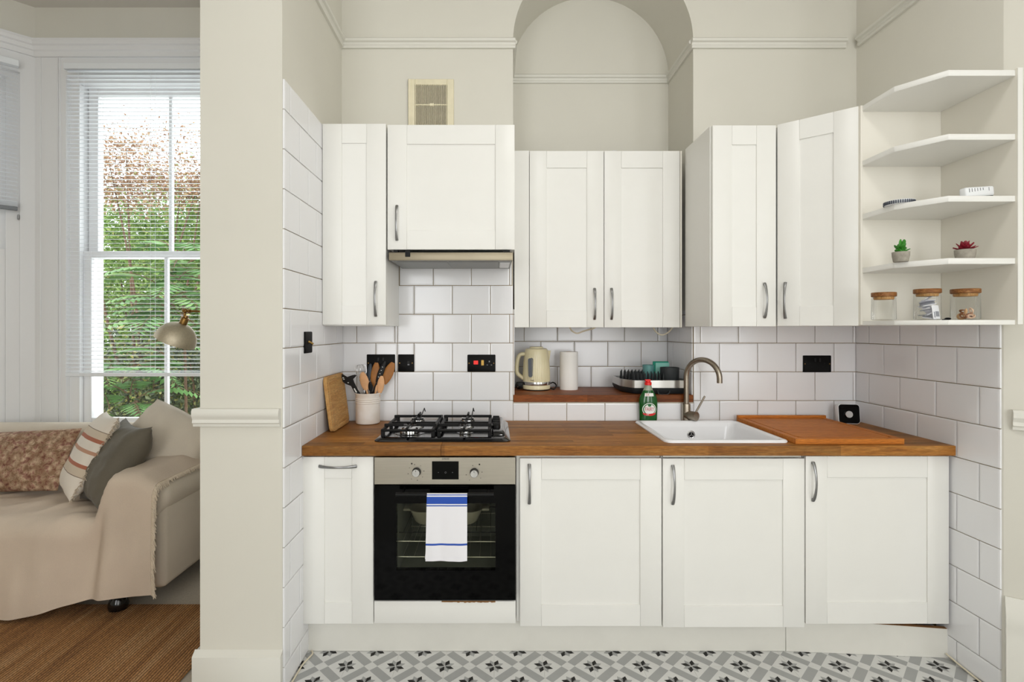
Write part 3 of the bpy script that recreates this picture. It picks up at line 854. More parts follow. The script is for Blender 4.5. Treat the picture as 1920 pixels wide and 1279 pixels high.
# --- worktops
zt, zb_ = .908, .8655
xw0, xw1, xj = PX(566, 2.18), PX(1790.5, 2.18), PX(827, 2.18)
SK = (.757, 1.247, 2.252, 2.705)      # sink cut-out
g = G().box(xw0, xj-.0006, 2.18, 2.776, zb_, zt, .0015, 2)
tag(g.obj('worktop', m_worktop), 'short oiled wood worktop piece under crock and left half of the hob', 'worktop')
g = G(); b0 = .908-.0005
for x0, x1, y0, y1 in ((xj+.0006, SK[0], 2.1765, 2.776), (SK[1], xw1, 2.1765, 2.776), (SK[0], SK[1], 2.1765, SK[2]), (SK[0], SK[1], SK[3], 2.776)):
    g.box(x0, x1, y0, y1, zb_+.002, b0+.0006)
tag(g.obj('worktop', m_worktop), 'long oiled wood worktop running from hob past sink to right wall', 'worktop')
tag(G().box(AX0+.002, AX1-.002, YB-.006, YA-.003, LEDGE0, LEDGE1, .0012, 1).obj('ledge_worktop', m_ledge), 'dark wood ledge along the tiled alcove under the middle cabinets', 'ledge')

# --- wall cabinets
WG = 'wall cabinets over the worktop'
x0, x1 = PX(604.5, YU), PX(724, YU)
c = thing('wall_cabinet', 'narrow white wall cabinet at far left against the tiled wall', 'cabinet', ((x0+x1)/2, 2.6, ZB), WG)
carcass(x0, x1-.001, YU+.022, YB-.009, ZB, ZT).obj('body', m_cab, c)
shaker_px(c, 604.5, 723.5, 232, 609, YU, 703, (528, 593))
x0, x1 = PX(726.5, YU), PX(964.8, YU)
zh = PZ(470, YU)
c = thing('wall_cabinet', 'wide short white wall cabinet above the cooker hood', 'cabinet', ((x0+x1)/2, 2.6, zh), WG)
carcass(x0, x1, YU+.022, YB-.002, zh+.012, ZT-.002).obj('body', m_cab, c)
shaker_px(c, 726.5, 964.8, 234, 468, YU, 743, (386, 451))
# hood
h = thing('cooker_hood', 'slim brushed metal cooker hood pulled under its white cabinet', 'cooker hood', (PX(845, 2.42), 2.58, 1.71))
hx0, hx1 = PX(729, 2.42), PX(962, 2.42)
G().box(hx0, hx1, 2.42, 2.438, PZ(488, 2.42), PZ(473.5, 2.42), .0015, 2).obj('front_strip', m_hood, h)
G().box(hx0+.003, hx1-.003, 2.438, 2.765, 1.722, 1.755, .001, 1).obj('body', m_iron, h)
G().box(hx0+.004, hx1-.004, 2.44, 2.76, 1.7145, 1.722, .001, 1).obj('underside', m_hoodu, h)
for k in range(2):
    w = (hx1-hx0-.10)/2; xx = hx0+.03+k*(w+.004)
    G().box(xx, xx+w, 2.47, 2.73, 1.712, 1.7155, .002, 1).obj('filter', m_hoodu, h)
G().box(hx1-.06, hx1-.012, 2.50, 2.70, 1.711, 1.7155, .003, 1).obj('lamp_cover', m_plastic, h)
G().box(hx0+.075, hx0+.10, 2.4185, 2.425, PZ(482, 2.42), PZ(470, 2.42), .002, 1).obj('clip', m_iron, h)
G().box(hx0+.02, hx0+.04, 2.43, 2.46, 1.752, 1.762).box(hx1-.045, hx1-.015, 2.43, 2.46, 1.752, 1.762).obj('runner', m_iron, h)
# double cabinet in the alcove
xm0, xm1 = PX(963, YM), PX(1279, YM)
zmb, zmt = PZ(614, YM), PZ(283, YM)
c = thing('wall_cabinet', 'double-door white wall cabinet set into the arched alcove', 'cabinet', ((xm0+xm1)/2, 2.95, zmb), WG)
carcass(AX0+.012, PX(1278, YM), YM+.022, YM+.30, zmb+.002, zmt-.002).obj('body', m_cab, c)
G().box(PX(964.3, YM), PX(992, YM), YM-.004, YM+.018, zmb, zmt, .001, 1).obj('filler_strip', m_cab, c)
G().box(PX(1275.3, YM), PX(1278.6, YM), YM-.002, YM+.05, zmb, zmt, .001, 1).obj('end_strip', m_cabin, c)
shaker_px(c, 993, 1132, 283, 614, YM-.004, 1116, (541, 599))
shaker_px(c, 1133.2, 1274.6, 283, 614, YM-.004, 1148, (541, 599))
tag(G().lathe([(.001, .042), (.018, .039), (.030, .028), (.036, .012), (.037, 0)][::-1], (PX(1150, 2.9), 2.9, zmt-.002), 24).obj('dome_cap', m_plastic), 'small white dome peeping over the alcove cabinet', 'cap')
# right cabinet
x0, x1 = PX(1336, YU), PX(1455.5, YU)
c = thing('wall_cabinet', 'narrow white wall cabinet right of the alcove with exposed left side', 'cabinet', ((x0+x1)/2, 2.6, ZB), WG)
carcass(x0-.004, x1, YU+.022, YB-.009, ZB-.002, ZT).obj('body', m_cab, c)
shaker_px(c, 1336.5, 1455, 235, 612, YU, 1437, (531, 596))
# diagonal corner cabinet
A = Vector((PX(1457.5, YU), YU)); B = Vector((PX(1609.5, 2.236), 2.236))
c = thing('corner_cabinet', 'white diagonal corner wall cabinet beside the open shelves', 'cabinet', (1.65, 2.5, ZB), WG)
ang = math.atan2(B.y-A.y, B.x-A.x)
nn = Vector((-sin(ang), cos(ang)))*.022
G().prism([(A.x+nn.x, A.y+nn.y, ZB), (B.x+nn.x, B.y+nn.y, ZB), (XR-.002, B.y+nn.y, ZB), (XR-.002, YB-.009, ZB), (A.x+nn.x, YB-.009, ZB)], (0, 0, ZT-ZB-.002)).obj('body', m_cab, c)
mw = Matrix.Translation((A.x, A.y, ZB-.001)) @ Matrix.Rotation(ang, 4, 'Z')
L = (B-A).length
shaker(c, mw, L, ZT-ZB, .034, (PZ(530, YU)+PZ(597, YU))/2-ZB, .165)
# open shelves
sh = thing('corner_shelf_unit', 'white open end shelf unit with five shelves on the right wall', 'shelf', (1.75, 2.1, ZB), None)
SYB = 2.236; xs0 = PX(1613.5, SYB-.004); xs1 = XR-.001
yf = 1.918
ztop_ = PZ(130, yf); zbot_ = PZ(608, yf)
G().box(xs0, xs1-.018, SYB, SYB+.014, zbot_, ztop_, .001, 1).obj('back_panel', m_cabin, sh)
G().box(xs1-.018, xs1, yf-.008, SYB+.014, zbot_, ztop_+.002, .001, 1).obj('side_panel', m_cabin, sh)
G().box(xs1-.0185, xs1, yf-.0095, yf-.0075, zbot_, ztop_+.002).obj('front_edging', m_cab, sh)
G().box(xs0-.004, xs0+.006, SYB-.010, SYB+.014, zbot_, ztop_, .001, 1).obj('edge_strip', m_cabin, sh)
SHZ = []
for y0, y1 in ((131, 142), (251, 262), (367, 378), (484, 495), (600, 609)):
    z0, z1 = PZ(y1, yf), PZ(y0, yf); SHZ.append(z1)
    G().prism([(xs0+.004, SYB, z0), (xs0+.004, 2.05, z0), (PX(1773, 1.93), yf, z0), (xs1-.018, yf, z0), (xs1-.018, SYB, z0)], (0, 0, z1-z0), .001, 1).obj('shelf', m_cab, sh)

# ================================================================== OVEN, HOB, SINK, TAP
ov = thing('oven', 'built-in steel and black glass oven with tea towel on its handle', 'oven', (PX(834, YD), 2.45, .2))
YO = 2.188
ox0, ox1 = PX(702, YO), PX(966.5, YO)
zc0, zc1 = PZ(908.5, YO), PZ(857.5, YO)
cp = G().box(ox0, ox1, YO, YO+.03, zc0, zc1, .001, 1).obj('control_panel', m_steel, ov)
dx0, dx1, dz0, dz1 = PX(810, YO), PX(860, YO), PZ(899, YO), PZ(865, YO)
ds = G().box(dx0, dx1, YO-.001, YO+.002, dz0, dz1).obj('display', m_blackg, cp)
def decal(g, px, py, w, h, Y=YO-.0004):
    p = P(px, py, Y); g.box(p.x-w/2, p.x+w/2, Y-.0002, Y+.0006, p.z-h/2, p.z+h/2)
g = G(); decal(g, 822, 886, .004, .0010, YO-.0013); decal(g, 848.5, 886, .004, .0010, YO-.0013); decal(g, 848.5, 886, .0010, .004, YO-.0013)
p = P(835.5, 886, YO); g.torus((p.x, YO-.0013, p.z), .0033, .0004, 16, 4, Matrix.Rotation(pi/2, 4, 'X'))
g.obj('display_symbols', m_grey, ds)
me = text_mesh('ZANUSSI', .0105, m_black)
meshobj('lettering', me, cp, Matrix.Translation((PX(835.5, YO), YO-.0004, PZ(860.6, YO))) @ Matrix.Rotation(pi/2, 4, 'X') @ Matrix.Scale(.75, 4, (1, 0, 0)))
g = G()
for px, py, w, h in ((772, 869.5, .006, .006), (899, 871, .006, .006)): decal(g, px, py, w, h)
for kx, ky in ((780, 886), (889, 888)):
    for k in range(8):
        a = radians(100+k*45)
        if kx > 800 and k in (1, 4, 7): continue
        decal(g, kx+cos(a)*15, ky-sin(a)*15, .0035, .0016 if k % 2 else .0028)
g.obj('markings', m_grey if False else m_black, cp)
for px, py in ((779.8, 887.2), (889, 888.5)):
    p = P(px, py, YO-.02)
    k = G().lathe([(.0185, 0), (.0180, .006), (.0165, .0075), (.0165, .022), (.0158, .0235)], (p.x, YO, p.z), 32, Matrix.Rotation(pi/2, 4, 'X')).obj('knob', m_black, cp)
    G().lathe([(.0156, .0232), (.0152, .0245)], (p.x, YO, p.z), 32, Matrix.Rotation(pi/2, 4, 'X')).obj('knob_face', m_chrome, k)
    G().box(p.x-.0012, p.x+.0006, YO-.0250, YO-.0243, p.z+.006, p.z+.012).obj('knob_mark', m_black, k)
# door frame round the window, pane, cavity with dish and racks
do0, do1 = PZ(1126, YO), PZ(910, YO)
wx0, wx1, wz0, wz1 = PX(743, YO), PX(929, YO), PZ(1070, YO), PZ(944.5, YO)
g = G()
for a, b, c_, d in ((ox0, wx0, do0, do1), (wx1, ox1, do0, do1), (wx0, wx1, do0, wz0), (wx0, wx1, wz1, do1)): g.box(a, b, YO+.002, YO+.03, c_, d)
od = g.obj('oven_door', m_blackg, ov)
G().box(wx0, wx1, YO+.0035, YO+.006, wz0, wz1).obj('window_pane', m_ovenpane, od)
cy1 = 2.62
G().box(wx0-.004, wx0-.002, YO+.03, cy1, wz0-.03, wz1+.03).box(wx1+.002, wx1+.004, YO+.03, cy1, wz0-.03, wz1+.03).box(wx0, wx1, cy1, cy1+.004, wz0-.03, wz1+.03).box(wx0, wx1, YO+.03, cy1, wz0-.03, wz0-.027).box(wx0, wx1, YO+.03, cy1, wz1+.027, wz1+.03).obj('cavity', m_cavity, ov)
for py in (1014, 1043):
    zz = PZ(py, 2.24); g = G()
    for yy in (2.235, 2.58): g.cyl((wx0, yy, zz), (wx1, yy, zz-.002), .0026, n=8)
    for k in range(9):
        xx = wx0+.02+(wx1-wx0-.04)*k/8; g.cyl((xx, 2.235, zz), (xx, 2.58, zz), .0012, n=6)
    g.obj('rack', m_rack, ov)
hd = G().tube([(PX(742, 2.14), 2.14, PZ(927.5, 2.14)), (PX(926, 2.14), 2.14, PZ(927.5, 2.14))], .0085, 14)
for px in (752, 916): hd.cyl((PX(px, 2.14), 2.14, PZ(927.5, 2.14)), (PX(px, 2.14), YO+.004, PZ(927.5, 2.14)), .006, n=10)
hd.obj('door_handle', m_iron, od)
# baking dish inside
dc = Vector((PX(838, 2.4), 2.4, PZ(985, 2.32)))
g = G(); Rx, Ry = .165, .095
lp = lambda k, z, r: rrect(dc.x-Rx*k, dc.x+Rx*k, dc.y-Ry*k, dc.y+Ry*k, dc.z+z, r)
g.loft([lp(.80, 0, .05), lp(.86, .008, .055), lp(.97, .05, .06), lp(1.0, .062, .06), lp(.965, .062, .058), lp(.93, .05, .055), lp(.82, .01, .05)])
g.box(dc.x-Rx-.03, dc.x-Rx+.006, dc.y-.04, dc.y+.04, dc.z+.048, dc.z+.06, .005).box(dc.x+Rx-.006, dc.x+Rx+.03, dc.y-.04, dc.y+.04, dc.z+.048, dc.z+.06, .005)
tag(g.obj('baking_dish', m_dish), 'cream ceramic baking dish inside the oven behind the glass', 'dish')
g = G(); 
for yy in (2.25, 2.57): g.cyl((wx0, yy, dc.z-.004), (wx1, yy, dc.z-.004), .002, n=8)
for k in range(7):
    xx = wx0+.02+(wx1-wx0-.04)*k/6; g.cyl((xx, 2.25, dc.z-.003), (xx, 2.57, dc.z-.003), .001, n=6)
g.obj('rack', m_iron, ov)

# tea towel over the handle
def towel():
    zt_ = PZ(926, 2.135)+.003; zbF, zbB = PZ(1053, 2.125), PZ(1049, 2.15)
    path = []
    for i in range(22): t = i/21; path.append((2.1265, zbF+(zt_-.012-zbF)*t, 0))
    for i in range(1, 8): a = pi-pi*i/8; path.append((2.14+.0125*cos(a), zt_-.0125+.0125*sin(a), .5))
    for i in range(18): t = i/17; path.append((2.1535, zt_-.012-(zt_-.012-zbB)*t, 1))
    nx = 25; b = bmesh.new(); rows = []
    for y, z, s in path:
        r = []
        drop = (zt_-z)/(zt_-zbF)
        for k in range(nx+1):
            u = k/nx
            l, rr = (PX(800.5, 2.13)-.006*drop, PX(876, 2.13)) if s < 1 else (PX(801, 2.13)-.012*drop**2, PX(872, 2.13))
            x = l+(rr-l)*u
            wob = .0022*sin(u*9+z*8)*drop+.0012*sin(u*19+1)*drop
            r.append(b.verts.new((x, min(y+wob*(1 if s < 1 else .4), 2.1835), z+.0014*sin(u*7+s*3)*drop)))
        rows.append(r)
    for a, c in zip(rows[:-1], rows[1:]):
        for k in range(nx): b.faces.new((a[k], a[k+1], c[k+1], c[k]))
    bmesh.ops.recalc_face_normals(b, faces=b.faces)
    bmesh.ops.solidify(b, geom=b.faces[:], thickness=.0016)
    g = G(); g._merge(b)
    return g.obj('tea_towel', m_towel, ang=70)
tag(towel(), 'white tea towel with blue bands hanging on the oven door', 'tea towel')

# --- hob
zt = .908
hb = thing('gas_hob', 'black four-burner gas hob set across the worktop joint', 'hob', (-.22, 2.5, zt))
hx0, hx1, hy0, hy1 = PX(699.5, 2.247), PX(957.5, 2.247), 2.247, 2.735
g = G()
lp = lambda i, z, r=.03: rrect(hx0+i, hx1-i, hy0+i, hy1-i, zt+z, r)
g.loft([lp(0, .0005), lp(0, .004), lp(.012, .012, .025), lp(.03, .0165, .02), lp(.034, .0165, .018)])
g.obj('body', m_enamel, hb)
# control ridge with knobs
rx0, rx1 = -.012, .053
g = G()
def rl(i, z): return rrect(rx0+i*.9, rx1-i*.6, 2.31+i*1.6, 2.712-i*.4, zt+z, .014)
g.loft([rl(0, .014), rl(.004, .026), rl(.012, .032), rl(.018, .0335)])
rdg = g.obj('control_ridge', m_enamel, hb)
for k in range(4):
    yk = 2.42+k*.066; xk = .014
    kn = G().lathe([(.0190, 0), (.0185, .010), (.016, .0125)], (xk, yk, zt+.0335), 24, rib=lambda a, z: .03*cos(12*a)).box(xk-.016, xk+.016, yk-.0045, yk+.0045, zt+.044, zt+.053, .002, 1).obj('knob', m_black, rdg)
burn = [(-.378, 2.372, .046), (-.378, 2.612, .036), (-.128, 2.372, .026), (-.128, 2.612, .036)]
for x, y, r in burn:
    b = G().lathe([(r*1.5, .0160), (r*1.45, .0185), (r*1.1, .0195)], (x, y, zt), 36).obj('burner', m_enamel, hb)
    G().lathe([(r*.96, .018), (r*.98, .030), (r*.92, .0365), (r*.5, .037)], (x, y, zt), 48, rib=lambda a, z: .035*(1 if cos(24*a) > 0 else -1) if .028 < z < .0365 else 0).obj('burner_crown', m_chrome, b)
    G().lathe([(r*.84, .037), (r*.84, .0405), (r*.72, .043), (r*.2, .0435)], (x, y, zt), 36).obj('burner_cap', m_chrome if r in (.046, .026) else m_enamel, b)
for x0, x1 in ((-.495, -.258), (-.248, -.008)):
    g = G(); zs = zt+.058; y0, y1 = 2.285, 2.700; t = .0078; xc = (x0+x1)/2
    for y in (y0, y1):
        pass
    # side rails with turned-down corners, cross bars, fingers
    for x in (x0+.008, x1-.008):
        g.box(x-t, x+t, y0+.01, y1-.01, zs-.022, zs-.011, .003, 1)
        for y in (y0+.02, y1-.02, (y0+y1)/2): g.box(x-t, x+t, y-t, y+t, zt+.012, zs-.012, .002, 1)
    for y in (y0+.015, (y0+y1)/2, y1-.015):
        g.box(x0+.006, x1-.006, y-t, y+t, zs-.022, zs-.012, .003, 1)
    for bx_, by_, r in [q for q in burn if x0 < q[0] < x1]:
        for s in (-1, 1):
            g.box(min(bx_+s*.028, (x0 if s < 0 else x1)-s*.004), max(bx_+s*.028, (x0 if s < 0 else x1)-s*.004), by_-.005, by_+.005, zs-.012, zs, .002, 1)
            xe = (x0 if s < 0 else x1)-s*.006
            g.box(xe-.005, xe+.005, by_-.0045, by_+.0045, zs-.03, zs, .002, 1)
            g.box(bx_-.005, bx_+.005, min(by_+s*.03, by_+s*.1), max(by_+s*.03, by_+s*.1), zs-.010, zs, .002, 1)
            g.box(bx_-.0035, bx_+.0035, by_+s*.1-.004, by_+s*.1+.004, zs-.022, zs, .002, 1)
    g.obj('pan_support', m_iron, hb)
g = G()
for x in (-.378, -.128): g.tube([(x+.02, 2.50, zt+.04), (x+.024, 2.62, zt+.07), (x+.026, 2.67, zt+.083), (x+.03, 2.672, zt+.066)], .0026, 8)
g.obj('support_prong', m_iron, hb)

# --- sink
sk = thing('sink', 'white inset ceramic sink with worn raised rim', 'sink', (1.0, 2.48, .72))
sx0, sx1, sy0, sy1 = .735, 1.266, 2.228, 2.728
L = lambda i, z, r: rrect(sx0+i, sx1-i, sy0+i, sy1-i, zt+z, r, 6)
g = G()
g.loft([L(0, .0006, .03), L(-.001, .006, .03), L(.003, .011, .03), L(.012, .0125, .028), L(.022, .011, .03), L(.028, .003, .035), L(.034, -.02, .04), L(.042, -.14, .05), L(.06, -.168, .05), L(.10, -.174, .06), L(.14, -.175, .06)], False, True)
g.obj('basin', m_sink, sk, ang=60)
p = P(1296.5, 815.5, 2.686)
ofl = G().lathe([(.0205, .004), (.0205, 0), (.017, -.002), (.0135, -.001)], (p.x, p.y+.004, p.z), 28, Matrix.Rotation(-pi/2, 4, 'X'), cap0=False).obj('overflow', m_chrome, sk)
g = G().lathe([(.0135, -.0014), (.012, -.0018)], (p.x, p.y+.004, p.z), 20, Matrix.Rotation(-pi/2, 4, 'X'))
g.obj('overflow_hole', m_sockhole, ofl)
g = G()
for k in range(3):
    a = pi/2+k*2*pi/3; g.box(-.0018, .0018, -.0034, -.0012, 0, .0125, 0, 1, Matrix.Translation((p.x, p.y+.004, p.z)) @ Matrix.Rotation(a-pi/2, 4, 'Y'))
g.obj('overflow_bars', m_chrome, ofl)
G().lathe([(.04, -.1745), (.038, -.172), (.03, -.1735)], (1.0, 2.48, zt), 28).obj('drain', m_chrome, sk)

# --- tap
tb = Vector((PX(1287, 2.75), 2.752, zt))
tp = thing('tap', 'brushed nickel gooseneck mixer tap behind the sink', 'tap', tb)
G().lathe([(.0255, 0), (.0255, .004), (.0215, .006), (.0215, .088), (.0205, .094), (.0145, .096)], tb, 28).obj('base', m_nickel, tp)
ed = Vector((.112, -.145, 0)); ed.normalize()
R = .092; zc = 1.146
pts = [tb+Vector((0, 0, .09)), tb+Vector((0, 0, .15)), tb+Vector((0, 0, .2))]
for i in range(25):
    a = pi-pi*1.0*i/24; pts.append(Vector((tb.x, tb.y, zc))+ed*(R+R*cos(a))+Vector((0, 0, R*sin(a))))
pts.append(pts[-1]+Vector((0, 0, -.02)))
G().tube(pts, .0135, 20).obj('spout', m_nickel, tp)
v0 = tb+Vector((0, 0, .036)); vd = Vector((.55, -.83, 0)).normalized()
G().tube([v0, v0+vd*.062], .0235, 28).obj('valve', m_nickel, tp)
lv = v0+vd*.046
G().tube([lv+Vector((.008, 0, .015)), lv+Vector((.052, -.012, .105))], [.0052, .0048], 12).obj('lever', m_nickel, tp)

# ================================================================== ON THE WORKTOP
# big chopping board beside the sink
bx0, bx1, by0, by1 = 1.276, 1.735, 2.2055, 2.742
cb = thing('chopping_board', 'large orange-brown wooden chopping board with raised back lip beside the sink', 'chopping board', ((bx0+bx1)/2, 2.47, zt))
zb0 = zt+.0010; gi, gw = .028, .006
g = G().box(bx0, bx1, by0, by1, zb0, zb0+.0185, .001, 1)
for a, b, c_, d in ((bx0, bx1, by0, by0+gi), (bx0, bx1, by1-gi, by1), (bx0, bx0+gi, by0+gi, by1-gi), (bx1-gi, bx1, by0+gi, by1-gi)):
    g.box(a, b, c_, d, zb0+.018, zb0+.0225)
g.prism(rrect(bx0+gi+gw, bx1-gi-gw, by0+gi+gw, by1-gi-gw, zb0+.018, .02), (0, 0, .0045))
g.obj('board', m_board, cb)
G().box(bx0, bx1, by1-.018, by1, zb0+.022, zb0+.036, .001, 1).obj('back_lip', m_board, cb)
# small screen-faced dial unit in the corner
p = Vector((PX(1594.5, 2.67), 2.675, zt+.0005)); s = .052
mw = Matrix.Translation(p) @ Matrix.Rotation(radians(-8), 4, 'Z') @ Matrix.Rotation(radians(-6), 4, 'X')
dv_ = thing('dial_controller', 'small white square controller with black face and silver dial in the corner', 'controller', p)
def rr_xz(x0, x1, z0, z1, y, r): return [(a, y, c) for a, c, _ in rrect(x0, x1, z0, z1, 0, r)]
g = G(); g.loft([rr_xz(-s, s, .001, .103, .028, .018), rr_xz(-s, s, .001, .103, .002, .018), rr_xz(-s+.002, s-.002, .003, .101, 0, .017)]); g.obj('case', m_plastic, dv_, mw)
g = G(); g.loft([rr_xz(-s+.003, s-.003, .004, .1, .001, .015), rr_xz(-s+.003, s-.003, .004, .1, -.0008, .015)]); g.obj('face', m_blackg, dv_, mw)
G().lathe([(.0185, 0), (.0185, .008), (.017, .010)], (-.004, -.0005, .05), 28, Matrix.Rotation(pi/2, 4, 'X')).obj('dial', m_chrome, dv_, mw)

# bamboo board leaning on the left wall
bw, bh, bt = .285, .262, .016
xf = Vector((0, 1, 0)); xup = Vector((-.034, 0, .26)).normalized(); xn = xf.cross(xup)
mw = axes(xf, xup, xn, Vector((-.765, 2.445, zt+.001)))
g = G(); g.loft([rrect(0, bw, 0, bh, 0, .03), rrect(0, bw, 0, bh, bt-.002, .03), rrect(.002, bw-.002, .002, bh-.002, bt, .029),
   rrect(.018, bw-.018, .018, bh-.018, bt, .022), rrect(.020, bw-.020, .020, bh-.020, bt-.0022, .022), rrect(.025, bw-.025, .025, bh-.025, bt-.0022, .02), rrect(.027, bw-.027, .027, bh-.027, bt, .02)])
m_bam2 = wood('bamboo_board', ((190, 134, 72), (214, 164, 100), (228, 186, 124)), 'X', 1.6, None, .5)
tag(g.obj('cutting_board', m_bam2, None, mw, ang=25), 'pale bamboo cutting board leaning on the tiled left wall', 'cutting board')

# crock
cc = Vector((PX(690, 2.71), 2.71, zt+.0005)); cr_ = .0625; ch = .158
prof = [(cr_*.9, 0), (cr_*.97, .003), (cr_, .010), (cr_, .1)]
for z in (.108, .118, .128): prof += [(cr_, z-.003), (cr_+.0028, z), (cr_, z+.003)]
prof += [(cr_, ch-.010), (cr_+.003, ch-.006), (cr_+.003, ch-.001), (cr_, ch), (cr_-.006, ch-.002), (cr_-.007, .012), (.001, .010)]
tag(G().lathe(prof, cc, 48).obj('utensil_crock', m_crock), 'off-white glazed utensil crock with three ridges', 'crock')
def CP(px, py, dy=0): return P(px, py, cc.y+dy)
def spoon(name, label, head, tip_w, head_l, base, mat, dy, th=.004, slots=False, hr=.0052, nrm=(0, -1, 0)):
    """flat-headed utensil: head = pixel of the head's tip, base = pixel of the handle at the crock rim"""
    tip = CP(head[0], head[1], dy); rim = CP(base[0], base[1], dy*.5)
    d = (tip-rim).normalized(); foot = rim-d*((rim.z-cc.z-.02)/max(.3, d.z))
    foot.x = min(max(foot.x, cc.x-.045), cc.x+.045)
    n_ = Vector(nrm); n_ = (n_-d*n_.dot(d)).normalized(); w = d.cross(n_)
    t_ = thing(name, label, 'utensil', foot, 'utensils in the crock')
    hs = tip-d*head_l
    G().tube([foot, rim, hs+d*.012], [hr, hr, hr*.85], 10).obj('handle', mat, t_)
    g = G(); loops = []
    for i in range(13):
        t = i/12; q = hs+d*(head_l*t)
        hw = tip_w*(sin(pi*min(1, .10+t*.84)))**.62
        lp = []
        for k in range(14):
            a = 2*pi*k/14; lp.append(q+w*(hw*cos(a))+n_*(th*sin(a)*(.6 if i in (0, 12) else 1))-n_*(.006*(1-(cos(a))**2*1)*0))
        loops.append(lp)
    g.loft(loops)
    hd_ = g.obj('head', mat, t_)
    if slots:
        for k in range(4):
            g = G(); q = hs+d*(head_l*(.25+.16*k)); g.tube([q-w*tip_w*.25+n_*(th+.0006), q+w*tip_w*.1+n_*(th+.0006)], .0016, 6).obj('slot', m_labelw, hd_)
    return t_
spoon('wooden_spoon', 'large brown wooden spatula at the right of the crock', (737, 680), .026, .12, (709, 742), m_woodbr, .018, .005)
spoon('wooden_spoon', 'brown wooden spoon at the back, behind the black slotted spoon', (706, 680), .024, .125, (700, 742), m_woodbr, .03, .005)
spoon('silicone_spoon', 'dark navy spoon curving at the back of the crock', (695, 682), .014, .09, (686, 742), m_navy, .034, .005)
spoon('slotted_spoon', 'black slotted spoon crossing in front of the brown spoons', (722, 678), .015, .115, (697, 742), m_black, .006, .003, True)
spoon('wooden_spoon', 'pale beech spoon leaning left in the crock', (679, 698), .0225, .095, (690, 742), m_woodlt, -.012, .005)
spoon('wooden_spoon', 'pale beech spoon leaning right in the crock', (716, 705), .0185, .09, (711, 742), m_woodlt, -.006, .005)
spoon('wooden_spoon', 'short pale beech spoon handle between the black and right spoons', (707, 722), .0068, .04, (703, 742), m_woodlt, -.012, .004)
spoon('silicone_spoon', 'short black spoon low in the middle of the crock', (694, 716), .0115, .05, (696, 742), m_black, -.018, .004)
# slotted turner at the left with a hooked second lobe
tip, rim = CP(634, 703, -.02), CP(677, 742, -.01)
t_ = thing('slotted_turner', 'black slotted turner leaning out over the left of the crock', 'utensil', cc+Vector((.02, 0, .02)), 'utensils in the crock')
g = G()
def plate(px, th=.004, dy=-.018):
    pts = [CP(a, b, dy) for a, b in px]; g.prism(pts, (0, th, 0), .0008, 1)
plate([(631, 703), (635, 701.5), (643, 702), (651, 707), (659, 704), (666, 702.5), (668.5, 704.5), (665, 708), (662, 711), (664, 717), (671, 731), (679, 743), (672, 746), (664, 735), (658, 724), (648, 720), (639, 713)])
bl_ = g.obj('blade', m_black, t_)
for a in ([(641.5, 708), (644.5, 707.6), (645.5, 709), (642.5, 709.4)], [(643, 710.6), (646, 710.4), (646.5, 711.6), (643.8, 712)], [(651.5, 717), (654, 717), (654, 718.4), (651.7, 718.4)], [(663, 728.5), (665, 728), (669.5, 735.5), (667.5, 736.5)]):
    g = G(); plate(a, .0006, -.0190); g.obj('slot', m_labelw, bl_)
G().tube([CP(675, 743, -.016), cc+Vector((.022, 0, .03))], .005, 10).obj('handle', m_black, t_)
# whisk
tp_, rm_ = CP(675, 684, .01), CP(684, 742, .006)
d = (tp_-rm_).normalized(); sd = d.cross(Vector((0, -1, 0))).normalized(); fd = d.cross(sd)
t_ = thing('whisk', 'wire balloon whisk standing at the back left of the crock', 'utensil', cc+Vector((.01, 0, .02)), 'utensils in the crock')
g = G(); Lw = .115
for k in range(5):
    a = pi*k/5; ax = sd*cos(a)+fd*sin(a); pts = []
    for i in range(21):
        u = -1+2*i/20; z = Lw*(1-abs(u)**2.4); x = .029*sin(pi*u*.5)*(1-abs(u)**5*.75) if True else 0
        x = .030*math.copysign(1, u)*sin(pi*min(1, abs(u)*1.0))**.8*1.0 if abs(u) > .02 else 0
        pts.append(tp_-d*Lw+d*z+ax*x)
    g.tube(pts, .0008, 6)
g.obj('wires', m_chrome, t_)
G().tube([tp_-d*Lw*1.02, cc+Vector((.005, .01, .02))], [.004, .006], 10).obj('handle', m_chrome, t_)

# dish soap bottle
bc = Vector((PX(1215.5, 2.745), 2.748, zt+.0005)); ba, bb = .050, .026
bt_ = thing('soap_bottle', 'green washing-up liquid bottle with red cap left of the tap', 'bottle', bc)
bprof = [(.80, 0), (.90, .004), (.94, .02), (.96, .05), (.985, .08), (.98, .105), (.92, .125), (.78, .142), (.60, .158), (.50, .166)]
def bprof_at(z):
    for (r0, z0), (r1, z1) in zip(bprof[:-1], bprof[1:]):
        if z0 <= z <= z1: return r0+(r1-r0)*(z-z0)/(z1-z0)
    return bprof[-1][0]
def bl_loop(r, z, n=40): return [(bc.x+ba*r*cos(2*pi*k/n), bc.y+bb*(r**.6)*sin(2*pi*k/n), bc.z+z) for k in range(n)]
g = G(); g.loft([bl_loop(r, z) for r, z in bprof]); g.obj('body', m_bottle, bt_, ang=60)
g = G(); g.loft([bl_loop(r, z) for r, z in ((.5, .166), (.44, .175), (.38, .183), (.34, .190), (.33, .196))]); g.obj('neck', m_clear, bt_, ang=60)
g = G().lathe([(.0175, 0), (.0178, .012), (.0165, .015), (.0125, .017), (.0125, .024), (.011, .026)], bc+Vector((0, 0, .193)), 28)
g.box(bc.x-.0165, bc.x+.012, bc.y-.010, bc.y+.010, bc.z+.212, bc.z+.2225, .003).obj('cap', m_redcap, bt_)
